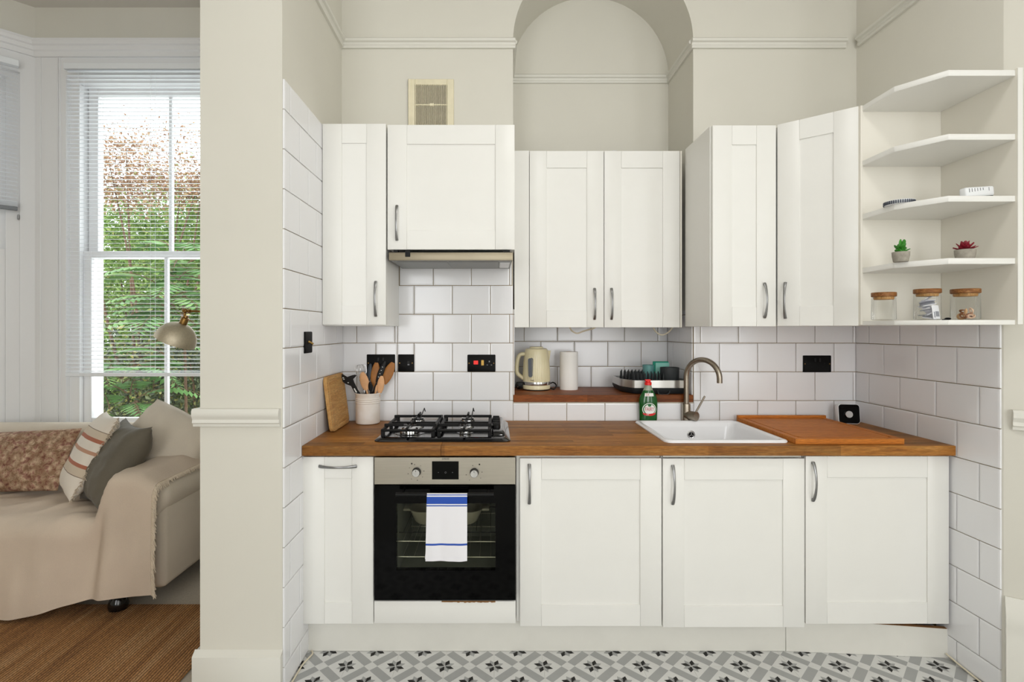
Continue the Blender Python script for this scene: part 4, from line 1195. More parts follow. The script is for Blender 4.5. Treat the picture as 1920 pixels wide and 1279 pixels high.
def wrap(me, parent, name, lift, label=None):
    for v in me.vertices:
        x, z, dep = v.co.x, v.co.y, v.co.z
        r = bprof_at(z); a_, b_ = ba*r, bb*(r**.6)
        y = -b_*sqrt(max(.02, 1-min(.98, (x/a_)**2)))-lift-max(0, dep)
        v.co = Vector((x, y, z))
    return meshobj(name, me, parent, Matrix.Translation(bc), label)
def flat_mesh(loops_pts, mat, cen=None):
    """triangulated fan rings so the patch can bend round the bottle"""
    loops_pts = [(a[0]+(b_[0]-a[0])*q/8, a[1]+(b_[1]-a[1])*q/8) for a, b_ in zip(loops_pts, loops_pts[1:]+loops_pts[:1]) for q in range(8)] if len(loops_pts) < 12 else loops_pts
    b = bmesh.new(); n = len(loops_pts); K = 6
    cen = cen or (sum(p[0] for p in loops_pts)/n, sum(p[1] for p in loops_pts)/n)
    rings = [[b.verts.new((cen[0]+(p[0]-cen[0])*k/K, cen[1]+(p[1]-cen[1])*k/K, 0)) for p in loops_pts] for k in range(1, K+1)]
    c0 = b.verts.new((cen[0], cen[1], 0))
    for i in range(n):
        b.faces.new((c0, rings[0][i], rings[0][(i+1) % n]))
        for q in range(K-1): b.faces.new((rings[q][i], rings[q+1][i], rings[q+1][(i+1) % n], rings[q][(i+1) % n]))
    me = bpy.data.meshes.new('label'); b.to_mesh(me); b.free(); me.materials.append(mat)
    return me
circ = lambda cx, cz, rx, rz, n=36: [(cx+rx*cos(2*pi*k/n), cz+rz*sin(2*pi*k/n)) for k in range(n)]
lz = .068
wrap(flat_mesh(circ(0, lz, .036, .0335), m_labelw), bt_, 'label', .0004, 'white round label')
wrap(flat_mesh(circ(0, lz, .0325, .030), m_labelg), bt_, 'label_ring', .0007)
wrap(flat_mesh(circ(.001, lz, .0285, .0262), m_labelw), bt_, 'label_disc', .0010)
wrap(flat_mesh(circ(0, lz+.0215, .009, .007, 20), m_labelg), bt_, 'label_leaf', .0013)
wrap(flat_mesh([(-.034, lz-.019), (0, lz-.0225), (.034, lz-.018), (.031, lz-.026), (.018, lz-.032), (0, lz-.0335), (-.018, lz-.032), (-.031, lz-.027)], m_labelr), bt_, 'label_banner', .0013)
m_ltx = M('label_red_ink', (190, 26, 40), .5)
me = text_mesh('FAIRY', .026, m_ltx, 0); me.transform(Matrix.Translation((0, lz+.001, 0)) @ Matrix.Scale(.70, 4, (1, 0, 0)) @ Matrix.Scale(1.08, 4, (0, 1, 0)))
wrap(me, bt_, 'lettering', .0018, 'red lettering on the round label')
me = text_mesh('2X', .012, m_labelw, 0); me.transform(Matrix.Translation((-.010, lz-.0268, 0))); wrap(me, bt_, 'banner_lettering', .0020)
wrap(flat_mesh([(-.024, .136), (.024, .136), (.0215, .152), (-.0215, .152)], m_labelw), bt_, 'neck_label', .0012)
me = text_mesh('2X', .015, m_ltx, 0); me.transform(Matrix.Translation((-.009, .144, 0))); wrap(me, bt_, 'neck_lettering', .0022)

# ================================================================== ON THE ALCOVE LEDGE
zl = LEDGE1+.0005
# kettle
kc = Vector((PX(1006, 3.02), 3.03, zl))
kt = thing('kettle', 'cream ridged electric kettle on the alcove ledge', 'kettle', kc)
rib = lambda a, z: .010*cos(48*a) if .05 < z < .19 else 0
G().lathe([(.076, .004), (.080, .008), (.080, .026), (.078, .030)], kc, 40).obj('base', m_ktl, kt)
G().lathe([(.0795, .030), (.0800, .032), (.0800, .047), (.0795, .049)], kc, 40).obj('chrome_band', m_chrome, kt)
g = G()
g.lathe([(.078, .049), (.0785, .054), (.078, .10), (.0745, .16), (.0685, .21), (.066, .228), (.062, .236), (.05, .240)], kc, 240, rib=rib)
bd = g.obj('body', m_ktl, kt)
G().lathe([(.04, .2385), (.04, .246), (.034, .249)], kc, 28).obj('lid_button', m_ktl, kt)
sp_ = [kc+Vector((.050, -.022, .228)), kc+Vector((.083, -.002, .226)), kc+Vector((.050, .022, .228))]
g = G(); g.loft([sp_, [kc+Vector((.055, -.02, .20)), kc+Vector((.079, -.003, .198)), kc+Vector((.055, .02, .20))], [kc+Vector((.06, -.015, .15)), kc+Vector((.073, 0, .15)), kc+Vector((.06, .015, .15))]])
g.obj('spout', m_ktl, kt)
g = G().tube(smooth([kc+Vector(v) for v in ((-.060, 0, .205), (-.092, 0, .203), (-.108, 0, .175), (-.114, 0, .115), (-.105, 0, .088), (-.075, 0, .064))], 6), [.012]*31, 12, flat=1.2)
g.obj('handle', m_ktl, kt)
p = kc+Vector((-.036, -.0685, 0))
g = G(); rot = Matrix.Translation(p) @ Matrix.Rotation(radians(-28), 4, 'Z')
g.loft([[(x, -.0062, z) for x, z, _ in rrect(-.0105, .0105, .078, .186, 0, .0103)], [(x, .02, z) for x, z, _ in rrect(-.0105, .0105, .078, .186, 0, .0103)]])
g.obj('water_gauge', m_gauge, kt, rot @ Matrix.Rotation(radians(4), 4, 'X'))
me = text_mesh('Breville', .007, m_black); meshobj('lettering', me, kt, Matrix.Translation(kc+Vector((-.030, -.0755, .06))) @ Matrix.Rotation(radians(-22), 4, 'Z') @ Matrix.Rotation(pi/2, 4, 'X'))
G().lathe([(.072, -.0002), (.078, .002), (.078, .005)], kc, 36).obj('power_base', m_black, kt)
crd = thing('kettle_lead', 'black kettle lead and plug curled behind the kettle', 'cable', kc+Vector((-.1, .03, 0)))
G().tube(smooth([kc+Vector(v) for v in ((.078, .0, .008), (.100, -.03, .006), (.112, -.02, .028), (.098, .01, .040), (.085, .04, .030))], 8), .0036, 8).obj('lead', m_black, crd)
pl = kc+Vector((-.101, .0, .024))
g = G().sphere(pl, .022, .02, .022).box(pl.x-.018, pl.x+.024, pl.y-.016, pl.y+.016, pl.z-.016, pl.z+.02, .006)
g.obj('plug', m_black, crd)
G().cyl(pl+Vector((-.008, -.018, -.004)), pl+Vector((-.008, -.026, -.006)), .003, n=8).obj('plug_pin', m_chrome, crd)
# kitchen roll
rc = Vector((PX(1067, 3.03), 3.04, zl))
kr = thing('kitchen_roll', 'white paper kitchen roll standing beside the kettle', 'paper roll', rc)
G().lathe([(.052, 0), (.0525, .002), (.0525, .217), (.052, .219), (.021, .219), (.021, .20)], rc, 40, rib=lambda a, z: .004*noise.noise(Vector((cos(a)*3, sin(a)*3, z*25)))).obj('paper', m_paper, kr, ang=60)
G().lathe([(.0205, .10), (.0205, .2185), (.019, .2185), (.019, .10)], rc, 24).obj('core', m_woodlt, kr)
# drying rack
rk = thing('drying_rack', 'compact steel and black dish rack with pegs at the right of the ledge', 'dish rack', (.88, 2.95, zl))
rx0, rx1, ry0, ry1 = .705, 1.052, 2.806, 3.10
def oct_(i, z, ch_=.055): 
    a, b, c_, d = rx0+i, rx1-i, ry0+i, ry1-i
    return [(a, c_+ch_*1.9, z), (a+.006, c_+ch_*1.5, z), (a+ch_*.75, c_+.010, z), (a+ch_*1.05, c_, z), (b-.03, c_, z), (b-.006, c_+.008, z), (b, c_+.03, z), (b, d, z), (a, d, z)]
g = G(); g.loft([oct_(.012, zl+.002), oct_(.002, zl+.02), oct_(.0, zl+.034), oct_(.012, zl+.036), oct_(.014, zl+.030)]); g.obj('tray', m_rubber, rk)
g = G(); g.loft([oct_(0, zl+.034), oct_(0, zl+.074), oct_(.003, zl+.0745), oct_(.0035, zl+.036)], False, False); g.obj('steel_band', m_band, rk, label='brushed steel band')
g = G(); g.loft([oct_(.004, zl+.034), oct_(.004, zl+.060)], True, True); g.obj('peg_base', m_rubber, rk)
me = G().lathe([(.0050, 0), (.0046, .025), (.0036, .042), (.0026, .049), (.001, .051)], (0, 0, 0), 10).mesh('peg', m_rubber)
for i in range(13):
    for j in range(4):
        x = rx0+.025+i*.020+(.010 if j % 2 else 0); y = ry0+.05+j*.06
        if x < rx0+.05 and y < ry0+.1: continue
        meshobj('peg', me, rk, Matrix.Translation((x, y, zl+.058+.006*((i*3+j) % 3))))
cdy = Vector((PX(1256, 2.88), 2.885, zl+.061))
G().lathe([(.046, 0), (.049, .004), (.051, .078), (.048, .078), (.045, .01), (.001, .008)], cdy, 32).obj('cutlery_cup', m_caddy, rk)
g = G(); pp = [P(a, b, 2.806) for a, b in ((1232.5, 732.5), (1236, 739), (1252, 739), (1255.5, 732.5))]
g.tube(smooth([q+Vector((0, -.003, 0)) for q in pp], 5), .003, 8); g.obj('drain_spout', m_caddy, rk)
g = G().box(0, .088, 0, .012, 0, .105, .003); mw = Matrix.Translation((.905, 2.965, zl+.062)) @ Matrix.Rotation(.05, 4, 'X')
tag(g.obj('sponge_cloth', m_teal, None, mw), 'bright teal cloth standing in the dish rack', 'cloth', 'cloths in the dish rack')
g = G().box(0, .078, 0, .006, 0, .098, .002); mw = Matrix.Translation((.916, 2.95, zl+.062))
tag(g.obj('sponge_cloth', m_paleteal, None, mw), 'pale mint cloth in front of the teal cloth', 'cloth', 'cloths in the dish rack')
g = G().lathe([(.028, 0), (.030, .002), (.033, .085), (.0315, .085), (.028, .006), (.001, .005)], (.882, 2.975, zl+.062), 28)
m_tglass = M('tinted_tumbler', (98, 148, 146), .15)
tag(g.obj('tumbler', m_tglass), 'smoky blue-green tumbler upright in the dish rack', 'tumbler')
# cables under the alcove cabinet
for lb, a in (('beige cable sagging under the alcove cabinet above the kitchen roll', ((1068, 612), (1072, 620), (1082, 625), (1094, 621), (1112, 616), (1118, 612))),
              ('beige cable loop sagging under the alcove cabinet at its right end', ((1224, 612), (1230, 622), (1240, 628), (1252, 624), (1262, 613)))):
    tag(G().tube(smooth([P(x, y, 2.93) for x, y in a], 6), .0042, 8).obj('cable', m_cable), lb, 'cable')

# ================================================================== SOCKETS, VENT
def plate_px(label, x0, x1, y0, y1, name='wall_socket'):
    Y = YB-.0075
    t_ = thing(name, label, 'socket' if 'socket' in name else 'switch', P((x0+x1)/2, y1, Y), 'black plates on the splashback')
    X0, X1, Z0, Z1 = PX(x0, Y), PX(x1, Y), PZ(y1, Y), PZ(y0, Y)
    g = G(); g.loft([rr_xz(X0, X1, Z0, Z1, Y+.002, .004), rr_xz(X0, X1, Z0, Z1, Y-.004, .004), rr_xz(X0+.002, X1-.002, Z0+.002, Z1-.002, Y-.006, .004)])
    g.obj('plate', m_socket, t_)
    g = G()
    for x in (X0+.009, X1-.009): g.cyl((x, Y-.0055, (Z0+Z1)/2), (x, Y-.0068, (Z0+Z1)/2), .0028, n=12)
    g.obj('screw', m_lampb, t_)
    return t_, X0, X1, Z0, Z1, Y-.006
def outlet(t_, cx, cz, y, pins=False):
    g = G().box(cx-.003, cx+.003, y-.0003, y+.001, cz+.006, cz+.014).box(cx-.014, cx-.008, y-.0003, y+.001, cz-.010, cz-.0065).box(cx+.008, cx+.014, y-.0003, y+.001, cz-.010, cz-.0065)
    g.obj('pin_holes', m_grey if pins else m_sockhole, t_)
def rocker(t_, cx, cz, y, m, w=.010, h=.018):
    G().box(cx-w/2, cx+w/2, y-.003, y+.001, cz-h/2, cz+h/2, .001, 1).obj('rocker', m, t_)
t_, a, b, c_, d, y = plate_px('black double socket behind the wooden spoons', 688, 741, 664.5, 697)
for cx in (a+.035, b-.035): outlet(t_, cx, (c_+d)/2-.008, y)
for cx in (a+.062, b-.062): rocker(t_, cx, (c_+d)/2+.02, y, m_black)
t_, a, b, c_, d, y = plate_px('black square switch plate between spoons and hob wall', 746.5, 776.5, 664.5, 697, 'wall_switch')
rocker(t_, (a+b)/2+.014, (c_+d)/2-.002, y, m_black, .014, .028); G().box((a+b)/2+.009, (a+b)/2+.019, y-.0036, y, (c_+d)/2-.011, (c_+d)/2-.005).obj('mark', m_grey, t_)
t_, a, b, c_, d, y = plate_px('black cooker control plate with glowing red switch above the hob', 876.5, 929, 665, 697)
zc_ = (c_+d)/2+.001
G().box(PX(888, y), PX(896.5, y), y-.0035, y+.001, PZ(683.5, y), PZ(676.2, y), .001, 1).obj('red_rocker', m_red, t_)
G().box(PX(902, y), PX(907.5, y), y-.0035, y+.001, PZ(685.5, y), PZ(675, y), .001, 1).obj('brass_rocker', m_brass, t_)
outlet(t_, PX(917.5, y), zc_-.008+.006, y, True)
t_, a, b, c_, d, y = plate_px('black double socket on the tiles above the chopping board', 1505, 1557.5, 666.5, 698)
for cx in (a+.035, b-.035): outlet(t_, cx, (c_+d)/2-.008, y)
for cx in (a+.062, b-.062): rocker(t_, cx, (c_+d)/2+.02, y, m_black)
xs = XL+.0085
lw = thing('wall_switch', 'black toggle light switch on the tiled left wall', 'switch', (xs, 2.25, 1.29), 'black plates on the splashback')
y0_, y1_ = 2.205, 2.293; z0_, z1_ = 1.292, 1.384
g = G(); g.loft([[(xs-.002, a, b) for a, b, _ in rrect(y0_, y1_, z0_, z1_, 0, .004)], [(xs+.004, a, b) for a, b, _ in rrect(y0_, y1_, z0_, z1_, 0, .004)], [(xs+.006, a, b) for a, b, _ in rrect(y0_+.002, y1_-.002, z0_+.002, z1_-.002, 0, .004)]])
g.obj('plate', m_socket, lw)
G().tube([(xs+.004, 2.249, 1.340), (xs+.012, 2.249, 1.338), (xs+.024, 2.249, 1.330)], [.006, .004, .0052], 12).obj('toggle', m_brass, lw)
# vent grille
vx0, vx1, vz0, vz1 = PX(766, YB), PX(851, YB), PZ(150, YB)-.285, PZ(150, YB)
vt = thing('vent_grille', 'yellowed cream ventilation grille above the hood cabinet', 'vent', ((vx0+vx1)/2, YB, vz0))
g = G(); fw = .036
for a, b, c_, d in ((vx0, vx0+fw, vz0, vz1), (vx1-fw, vx1, vz0, vz1), (vx0+fw, vx1-fw, vz1-.030, vz1), (vx0+fw, vx1-fw, vz0, vz0+.03)):
    g.box(a, b, YB-.012, YB-.0005, c_, d, .002, 1)
g.box(vx0, vx0+.016, YB-.015, YB-.0005, vz0, vz1, .002, 1)
g.obj('frame', m_cream, vt)
G().box(vx0+fw-.002, vx1-fw+.002, YB-.003, YB-.0005, vz0+.02, vz1-.028).obj('backing', m_dark, vt)
ns = 16; me = None
for k in range(ns):
    x = vx0+fw+(vx1-vx0-2*fw)*(k+.5)/ns
    if me is None: me = G().box(-.0026, .0026, -.011, -.003, vz0+.025, vz1-.029).mesh('slat', m_cream)
    meshobj('slat', me, vt, Matrix.Translation((x, YB, 0)))
zc_ = PZ(198, YB)
G().box(vx0+fw, vx1-fw, YB-.0118, YB-.004, zc_-.002, zc_+.002).box((vx0+vx1)/2-.009, (vx0+vx1)/2+.013, YB-.014, YB-.004, zc_-.006, zc_+.006).obj('cross_bar', m_cream, vt)

# ================================================================== ON THE SHELVES
def SP(px, shelf, Y): return Vector((PX(px, Y), Y, SHZ[shelf]+.0005))
def jar(label, px, Y, r, h):
    c = SP(px, 4, Y)
    j = thing('glass_jar', label, 'jar', c, 'glass jars on the bottom shelf')
    rib = lambda a, z: .018*cos(36*a) if .004 < z < h-.008 else 0
    G().lathe([(.002, .0015), (r*.9, .001), (r, .005), (r, h-.008), (r*.94, h-.003), (r*.94, h)], c, 144, rib=rib, cap0=False, cap1=False).obj('glass', m_jar, j)
    l = G().lathe([(r*.98, h-.001), (r*1.04, h+.001), (r*1.04, h+.014), (r*1.01, h+.016), (.001, h+.016)], c, 40).obj('lid', m_lid, j)
    G().lathe([(r*.80, h-.012), (r*.84, h-.008), (r*.84, h-.001)], c, 32).obj('lid_plug', m_bamboo, l)
    return c
j1 = jar('empty ribbed glass jar with wooden lid on the bottom shelf', 1657, 2.06, .0400, .094)
j2 = jar('ribbed glass jar with wooden lid filled with white sachets', 1738.5, 2.0, .0415, .103)
j3 = jar('ribbed glass jar with wooden lid holding small brown coils', 1810, 1.985, .0435, .102)
rnd = random.Random(8)
m_sach = [M('sachet_white', (240, 240, 244), .5), M('sachet_grey', (148, 150, 158), .45), M('sachet_pale', (222, 222, 230), .5)]
for k in range(11):
    a = rnd.uniform(-1, 1)
    mw = Matrix.Translation(j2+Vector((rnd.uniform(-.007, .007), rnd.uniform(-.009, .009), .012+.0075*k))) @ Matrix.Rotation(rnd.uniform(0, 3), 4, 'Z') @ Matrix.Rotation(rnd.uniform(-.5, .5), 4, 'X') @ Matrix.Rotation(rnd.uniform(-.5, .5), 4, 'Y')
    tag(G().box(-.022, .022, -.015, .015, -.0018, .0018, .0014, 1).obj('sachet', m_sach[k % 3], None, mw), 'small paper sachet heaped inside the middle jar', 'sachet', 'sachets in the middle jar')
mw = Matrix.Translation(j2+Vector((.008, -.029, .031))) @ Matrix.Rotation(radians(14), 4, 'Z') @ Matrix.Rotation(radians(-8), 4, 'X')
sa = G().box(-.017, .017, -.0015, .0015, -.028, .026, .0012, 1).obj('sachet', m_sach[0], None, mw)
tag(sa, 'upright white sachet with grey print at the front of the middle jar', 'sachet', 'sachets in the middle jar')
G().box(-.012, -.007, -.0019, 0, -.022, .0).box(-.004, .013, -.0019, 0, -.018, .002).obj('print', m_sach[1], sa, mw)
m_coil = [M('coil_brown', (150, 96, 58), .6), M('coil_tan', (206, 164, 118), .6), M('coil_pink', (224, 190, 160), .6)]
for k, (dx, dy, dz, R) in enumerate(((-.022, -.012, .016, .014), (-.012, .012, .014, .013), (.012, -.018, .014, .014), (.027, .004, .018, .013), (-.016, -.020, .032, .012), (.020, -.012, .036, .012), (.004, .018, .034, .012))):
    mw = Matrix.Rotation(rnd.uniform(0, 6), 4, 'Z') @ Matrix.Rotation(rnd.uniform(.5, 1.5), 4, 'X')
    g = G()
    for q in range(3): g.torus(j3+Vector((dx*.72, dy*.72, dz)), R*.85*(1-.16*q), .0022, 20, 6, (mw @ Matrix.Rotation(.25*q, 4, 'Y')))
    tag(g.obj('coil', m_coil[k % 3]), 'small brown coil lying inside the right-hand jar', 'coil', 'coils in the right jar')
q = SP(1775, 4, 1.99)
tag(G().sphere(q+Vector((.004, 0, .005)), .009, .012, .0052).box(q.x-.016, q.x+.004, q.y-.004, q.y+.004, q.z, q.z+.004, .0015).obj('black_clip', m_black), 'tiny black clip lying between the two right-hand jars', 'clip')
# succulents
def pot(label, px, Y, r0, r1, h, name):
    c = SP(px, 3, Y)
    t_ = thing(name, label, 'plant', c, 'potted succulents')
    G().lathe([(r0*.95, 0), (r0, .002), (r1*.98, h*.6), (r1, h), (r1*.88, h), (r1*.85, h-.006), (.001, h-.008)], c, 36).obj('pot', m_conc, t_)
    return t_, c+Vector((0, 0, h))
def petal_leaf(o, d, l, w, th, curl, pointed):
    d = d.normalized(); sd = d.cross(Vector((0, 0, 1))); sd = sd.normalized() if sd.length > .05 else Vector((1, 0, 0)); n = sd.cross(d)
    g = G(); loops = []
    for i in range(9):
        t = i/8; wd = w*(sin(pi*min(1, .06+t*.9)))**.8*(1-t*.3 if pointed else .6+.5*t)
        c = o+d*(l*t)+n*(curl*l*t*t)
        loops.append([c+sd*(wd*cos(2*pi*k/8))+n*(th*sin(2*pi*k/8)*(1-.6*t)) for k in range(8)])
    g.loft(loops); return g
t_, c = pot('green rosette succulent in small round concrete pot', 1689, 2.03, .0245, .029, .038, 'succulent')
for k, (a, el, l, w) in enumerate(((200, 12, .035, .011), (340, 14, .036, .011), (20, 30, .036, .012), (170, 38, .036, .011), (300, 50, .034, .010), (60, 48, .038, .012), (110, 82, .044, .010), (250, 25, .03, .011), (10, 58, .042, .012))):
    a, el = radians(a), radians(el); d = Vector((cos(a)*cos(el), sin(a)*cos(el), sin(el)))
    petal_leaf(c+Vector((0, 0, -.002+.0022*k)), d, l*.88, w*1.1, .0045, .12, False).obj('leaf', m_leafg, t_)
G().cyl(c+Vector((0, 0, -.01)), c+Vector((0, 0, .022)), .006, .004, 10).obj('stem', m_leafg, t_)
t_, c = pot('dark red spiky succulent in small round concrete pot', 1809.5, 1.985, .0275, .0325, .040, 'succulent')
for ring, (n, el, l) in enumerate(((9, 14, .046), (8, 38, .044), (6, 62, .04), (3, 82, .036))):
    for k in range(n):
        a = 2*pi*(k+.5*ring)/n; e_ = radians(el); d = Vector((cos(a)*cos(e_), sin(a)*cos(e_), sin(e_)))
        petal_leaf(c+Vector((0, 0, -.003+.002*ring)), d, l*.86, .0105, .003, .1, True).obj('leaf', m_leafr, t_)
# ribbed round trivet and white plug-in hub
q = SP(1686, 2, 2.07)
tr_ = thing('ribbed_coaster', 'round grey and white ribbed dish at the left of the middle shelf', 'dish', q)
G().lathe([(.045, 0), (.048, .001), (.0515, .015), (.048, .0155), (.043, .004), (.001, .003)], q, 48).obj('dish', m_plastic, tr_)
g = G()
for k in range(44):
    a = 2*pi*k/44; g.box(-.0022, .0022, -.0012, .0012, .001, .0135, 0, 1, Matrix.Translation(q+Vector((.0505*cos(a), .0505*sin(a), 0))) @ Matrix.Rotation(a+pi/2, 4, 'Z'))
g.obj('ribs', M('rib_slate', (66, 72, 84), .6), tr_)
q = SP(1822, 2, 1.985)
hbx = thing('plug_hub', 'white plastic hub with grey slots tilted on the middle shelf', 'hub', q)
mw = Matrix.Translation(q+Vector((0, 0, .003))) @ Matrix.Rotation(radians(-5), 4, 'Y') @ Matrix.Rotation(radians(6), 4, 'Z')
G().box(-.060, .060, -.035, -.005, .003, .040, .008, 3).obj('case', m_plastic, hbx, mw)
for k in range(6): G().box(-.048+k*.0115, -.0455+k*.0115, -.0356, -.034, .020+.001*k, .034).obj('slot', m_grey, hbx, mw)
G().box(.034, .036, -.0356, -.034, .022, .034).obj('slot', m_grey, hbx, mw)
G().box(.01, .054, -.032, -.008, -.003, .004).obj('foot', m_black, hbx, mw)

# ================================================================== CABLES AT THE SKIRTING
tag(G().tube(smooth([(PX(584, 2.255), 2.258, .004), (-.775, 2.235, .004), (-.790, 2.17, .004), (-.7925, 2.08, .004), (-.796, 1.9, .004)], 8), .0035, 8).obj('floor_cable', m_cable), 'cream cable along the floor at the tiled left wall', 'cable')
tag(G().tube(smooth([(1.915, 2.21, .022), (1.919, 2.15, .012), (1.9185, 2.05, .005), (1.915, 1.9, .004)], 8), .0035, 8).obj('floor_cable', m_cable), 'cream cable along the floor at the tiled right wall', 'cable')

# ================================================================== LIVING ROOM
tag(G().box(-3.7, -1.238, .6, 2.632, .0005, .011, .003, 1).obj('jute_rug', m_jute), 'brown braided jute rug in front of the sofa', 'rug')
sf = thing('sofa', 'cream linen sofa with rolled arm under the bay window', 'sofa', (-2.6, 2.9, 0))
AXO = -1.635                                   # outer face of the arm
G().box(-3.08, AXO-.05, 2.61, 3.36, .10, .36, .03, 3).obj('base', m_sofa, sf)
G().box(-3.04, -1.85, 2.575, 3.14, .30, .452, .05, 4).obj('seat_cushion', m_sofa, sf)
g = G().box(-3.14, AXO-.06, 3.14, 3.36, .30, .70, .05, 3)
g.tube([(-3.17, 3.27, .715), (AXO-.05, 3.27, .715)], .098, 20); g.obj('backrest', m_sofa, sf)
g = G().box(-1.865, AXO, 2.60, 3.40, .10, .60, .03, 3)
arm = g.obj('arm', m_sofa, sf)
g = G(); loops = []
for y, k in ((2.585, .80), (2.60, .96), (2.64, 1), (3.36, 1), (3.41, .9)):
    loops.append([(-1.752+.132*k*cos(a), y, .555+.118*k*sin(a)) for a in [2*pi*i/28 for i in range(28)]])
g.loft(loops); g.obj('arm_roll', m_sofa, arm, ang=60)
arm2 = G().box(-3.32, -3.05, 2.60, 3.12, .10, .60, .03, 3).obj('arm', m_sofa, sf)
g = G(); g.loft([[(-3.19+.15*k*cos(a), y, .555+.118*k*sin(a)) for a in [2*pi*i/28 for i in range(28)]] for y, k in ((2.585, .80), (2.60, .96), (2.64, 1), (3.06, 1), (3.10, .9))]); g.obj('arm_roll', m_sofa, arm2, ang=60)
for x, y in ((PX(222, 2.585), 2.585), (-1.80, 3.3), (-3.1, 2.66)):
    G().lathe([(.030, .0115 if y < 2.63 else .001), (.042, .016), (.046, .035), (.038, .06), (.03, .075), (.036, .103)], (x, y, 0), 20).obj('foot', m_enamel, sf)

# throw over seat, front and arm
def throw():
    b = bmesh.new(); nu, nv = 90, 80; grid = []
    def top(x, y):
        z = .470
        z += (.688-.470)*sstep(-1.945, -1.845, x+.012*sin(y*7))
        z -= .055*sstep(-1.74, -1.625, x)
        z += .006*sin(x*13+y*9)*(1-sstep(-2.0, -1.9, x))
        return z
    for i in range(nu+1):
        x = -3.0+(-1.648+3.0)*(i/nu)**.85
        col = []
        zt_ = top(x, 2.6); rc_ = .085-.035*sstep(-2.0, -1.88, x)
        zbm = .035+.085*sstep(-2.35, -1.66, x)+.008*sin(x*9)
        yfr = 2.497+.03*sstep(-1.95, -1.7, x)
        Lt = 3.12-(yfr+rc_); La = rc_*pi/2; Ld = zt_-rc_-zbm
        for j in range(nv+1):
            s = (Lt+La+Ld)*j/nv
            if s < Lt: y = 3.12-s; p = Vector((x, y, top(x, y)))
            elif s < Lt+La: a = (s-Lt)/rc_; p = Vector((x, yfr+rc_-rc_*sin(a), zt_-rc_+rc_*cos(a)))
            else: p = Vector((x, yfr, zt_-rc_-(s-Lt-La)))
            dr = sstep(Lt-.05, Lt+La+Ld, s)
            n1 = noise.noise(Vector((x*3.2, s*1.4, 3)))
            n2 = noise.noise(Vector((x*8, s*2.2, 7)))
            p.y -= (.04*n1+.03*n2+.020*sin(x*15+s*3))*dr
            p.y -= .04*dr*dr*(1-sstep(-2.3, -1.9, x))
            if s < Lt+La: p.z += (.018*noise.noise(Vector((x*5, s*6, 1)))+.011*noise.noise(Vector((x*13+s*8, s*9, 2))))*(1-.7*sstep(-1.90, -1.82, x))
            p.x += .012*n2*dr
            q = math.exp(-((x+1.915)/.04)**2)     # valley beside the arm
            p.y += .045*q*sstep(Lt, Lt+La+Ld*.3, s)*(1-.7*sstep(Lt+La, Lt+La+Ld, s))
            col.append(b.verts.new(p))
        grid.append(col)
    for i in range(nu):
        for j in range(nv): b.faces.new((grid[i][j], grid[i+1][j], grid[i+1][j+1], grid[i][j+1]))
    bmesh.ops.recalc_face_normals(b, faces=b.faces)
    edge = [v.co.copy() for v in grid[-1]]
    bmesh.ops.solidify(b, geom=b.faces[:], thickness=-.004)
    g = G(); g._merge(b); return g, edge
g, edge = throw()
tw = thing('throw_blanket', 'beige woven throw with fringed edge draped over sofa seat and arm', 'throw', (-2.2, 2.55, .04))
g.obj('cloth', m_throw, tw, ang=80)
g = G(); rnd = random.Random(5)
for k in range(420):
    f = k/419*(len(edge)-1.001); i = int(f); p = edge[i].lerp(edge[i+1], f-i)
    L = rnd.uniform(.018, .036); dn_ = 1 if i > 34 else .6
    e = p+Vector((.010+rnd.uniform(0, .012), rnd.uniform(-.006, .006), -L*dn_))
    g.tube([p+Vector((-.003, 0, .001)), p.lerp(e, .5)+Vector((.004, 0, .002)), e], [.0026, .0022, .0016], 5)
g.obj('fringe', m_fringe, tw)['kind'] = 'stuff'

# cushions
def cushion(w, h, t, seed, wr=.006, pinch=.07, n=30, p=3.0):
    b = bmesh.new(); V = {}
    for s in (1, -1):
        for i in range(n+1):
            for j in range(n+1):
                u, v = -1+2*i/n, -1+2*j/n
                edge_ = i in (0, n) or j in (0, n)
                if edge_ and s == -1: V[(s, i, j)] = V[(1, i, j)]; continue
                f = max(0, (1-abs(u)**p)*(1-abs(v)**p))**.55
                x = w/2*u*(1-pinch*(1-v*v)); y = h/2*v*(1-pinch*(1-u*u))
                z = s*t/2*f
                nz_ = noise.noise(Vector((x*9+seed, y*9, s*3)))*wr+noise.noise(Vector((x*24+seed, y*24, s)))*wr*.4
                V[(s, i, j)] = b.verts.new((x, y, z+nz_*(f**.5)))
    for s in (1, -1):
        for i in range(n):
            for j in range(n):
                q = [V[(s, i, j)], V[(s, i+1, j)], V[(s, i+1, j+1)], V[(s, i, j+1)]]
                try: b.faces.new(q if s == 1 else q[::-1])
                except ValueError: pass
    g = G(); g._merge(b); return g
def cframe(yaw, lean, roll, o):
    """local x right, y up, z out of the front; yaw turns the front to the left"""
    m = Matrix.Rotation(-radians(yaw), 4, 'Z') @ Matrix.Rotation(pi/2-radians(lean), 4, 'X') @ Matrix.Rotation(radians(roll), 4, 'Z')
    m.translation = Vector(o); return m
CG = 'cushions on the sofa'
mw = cframe(4, 30, 3, (-2.92, 3.0, .635))
tag(cushion(1.02, .36, .17, 3, .018, .03, 30, 2.4).obj('cushion', m_kantha, None, mw, ang=80), 'long faded red and brown patterned cushion at the left', 'cushion', CG)
mw = cframe(10, 24, -22, (-1.935, 3.02, .665))
c3 = thing('cushion', 'big plain cream cushion leaning in the sofa corner by the lamp', 'cushion', mw.translation, CG)
cushion(.50, .52, .27, 9, .016, -.05, 30, 2.2).obj('cover', m_creamc, c3, mw, ang=80)
g = G(); w_, h_ = .25, .26
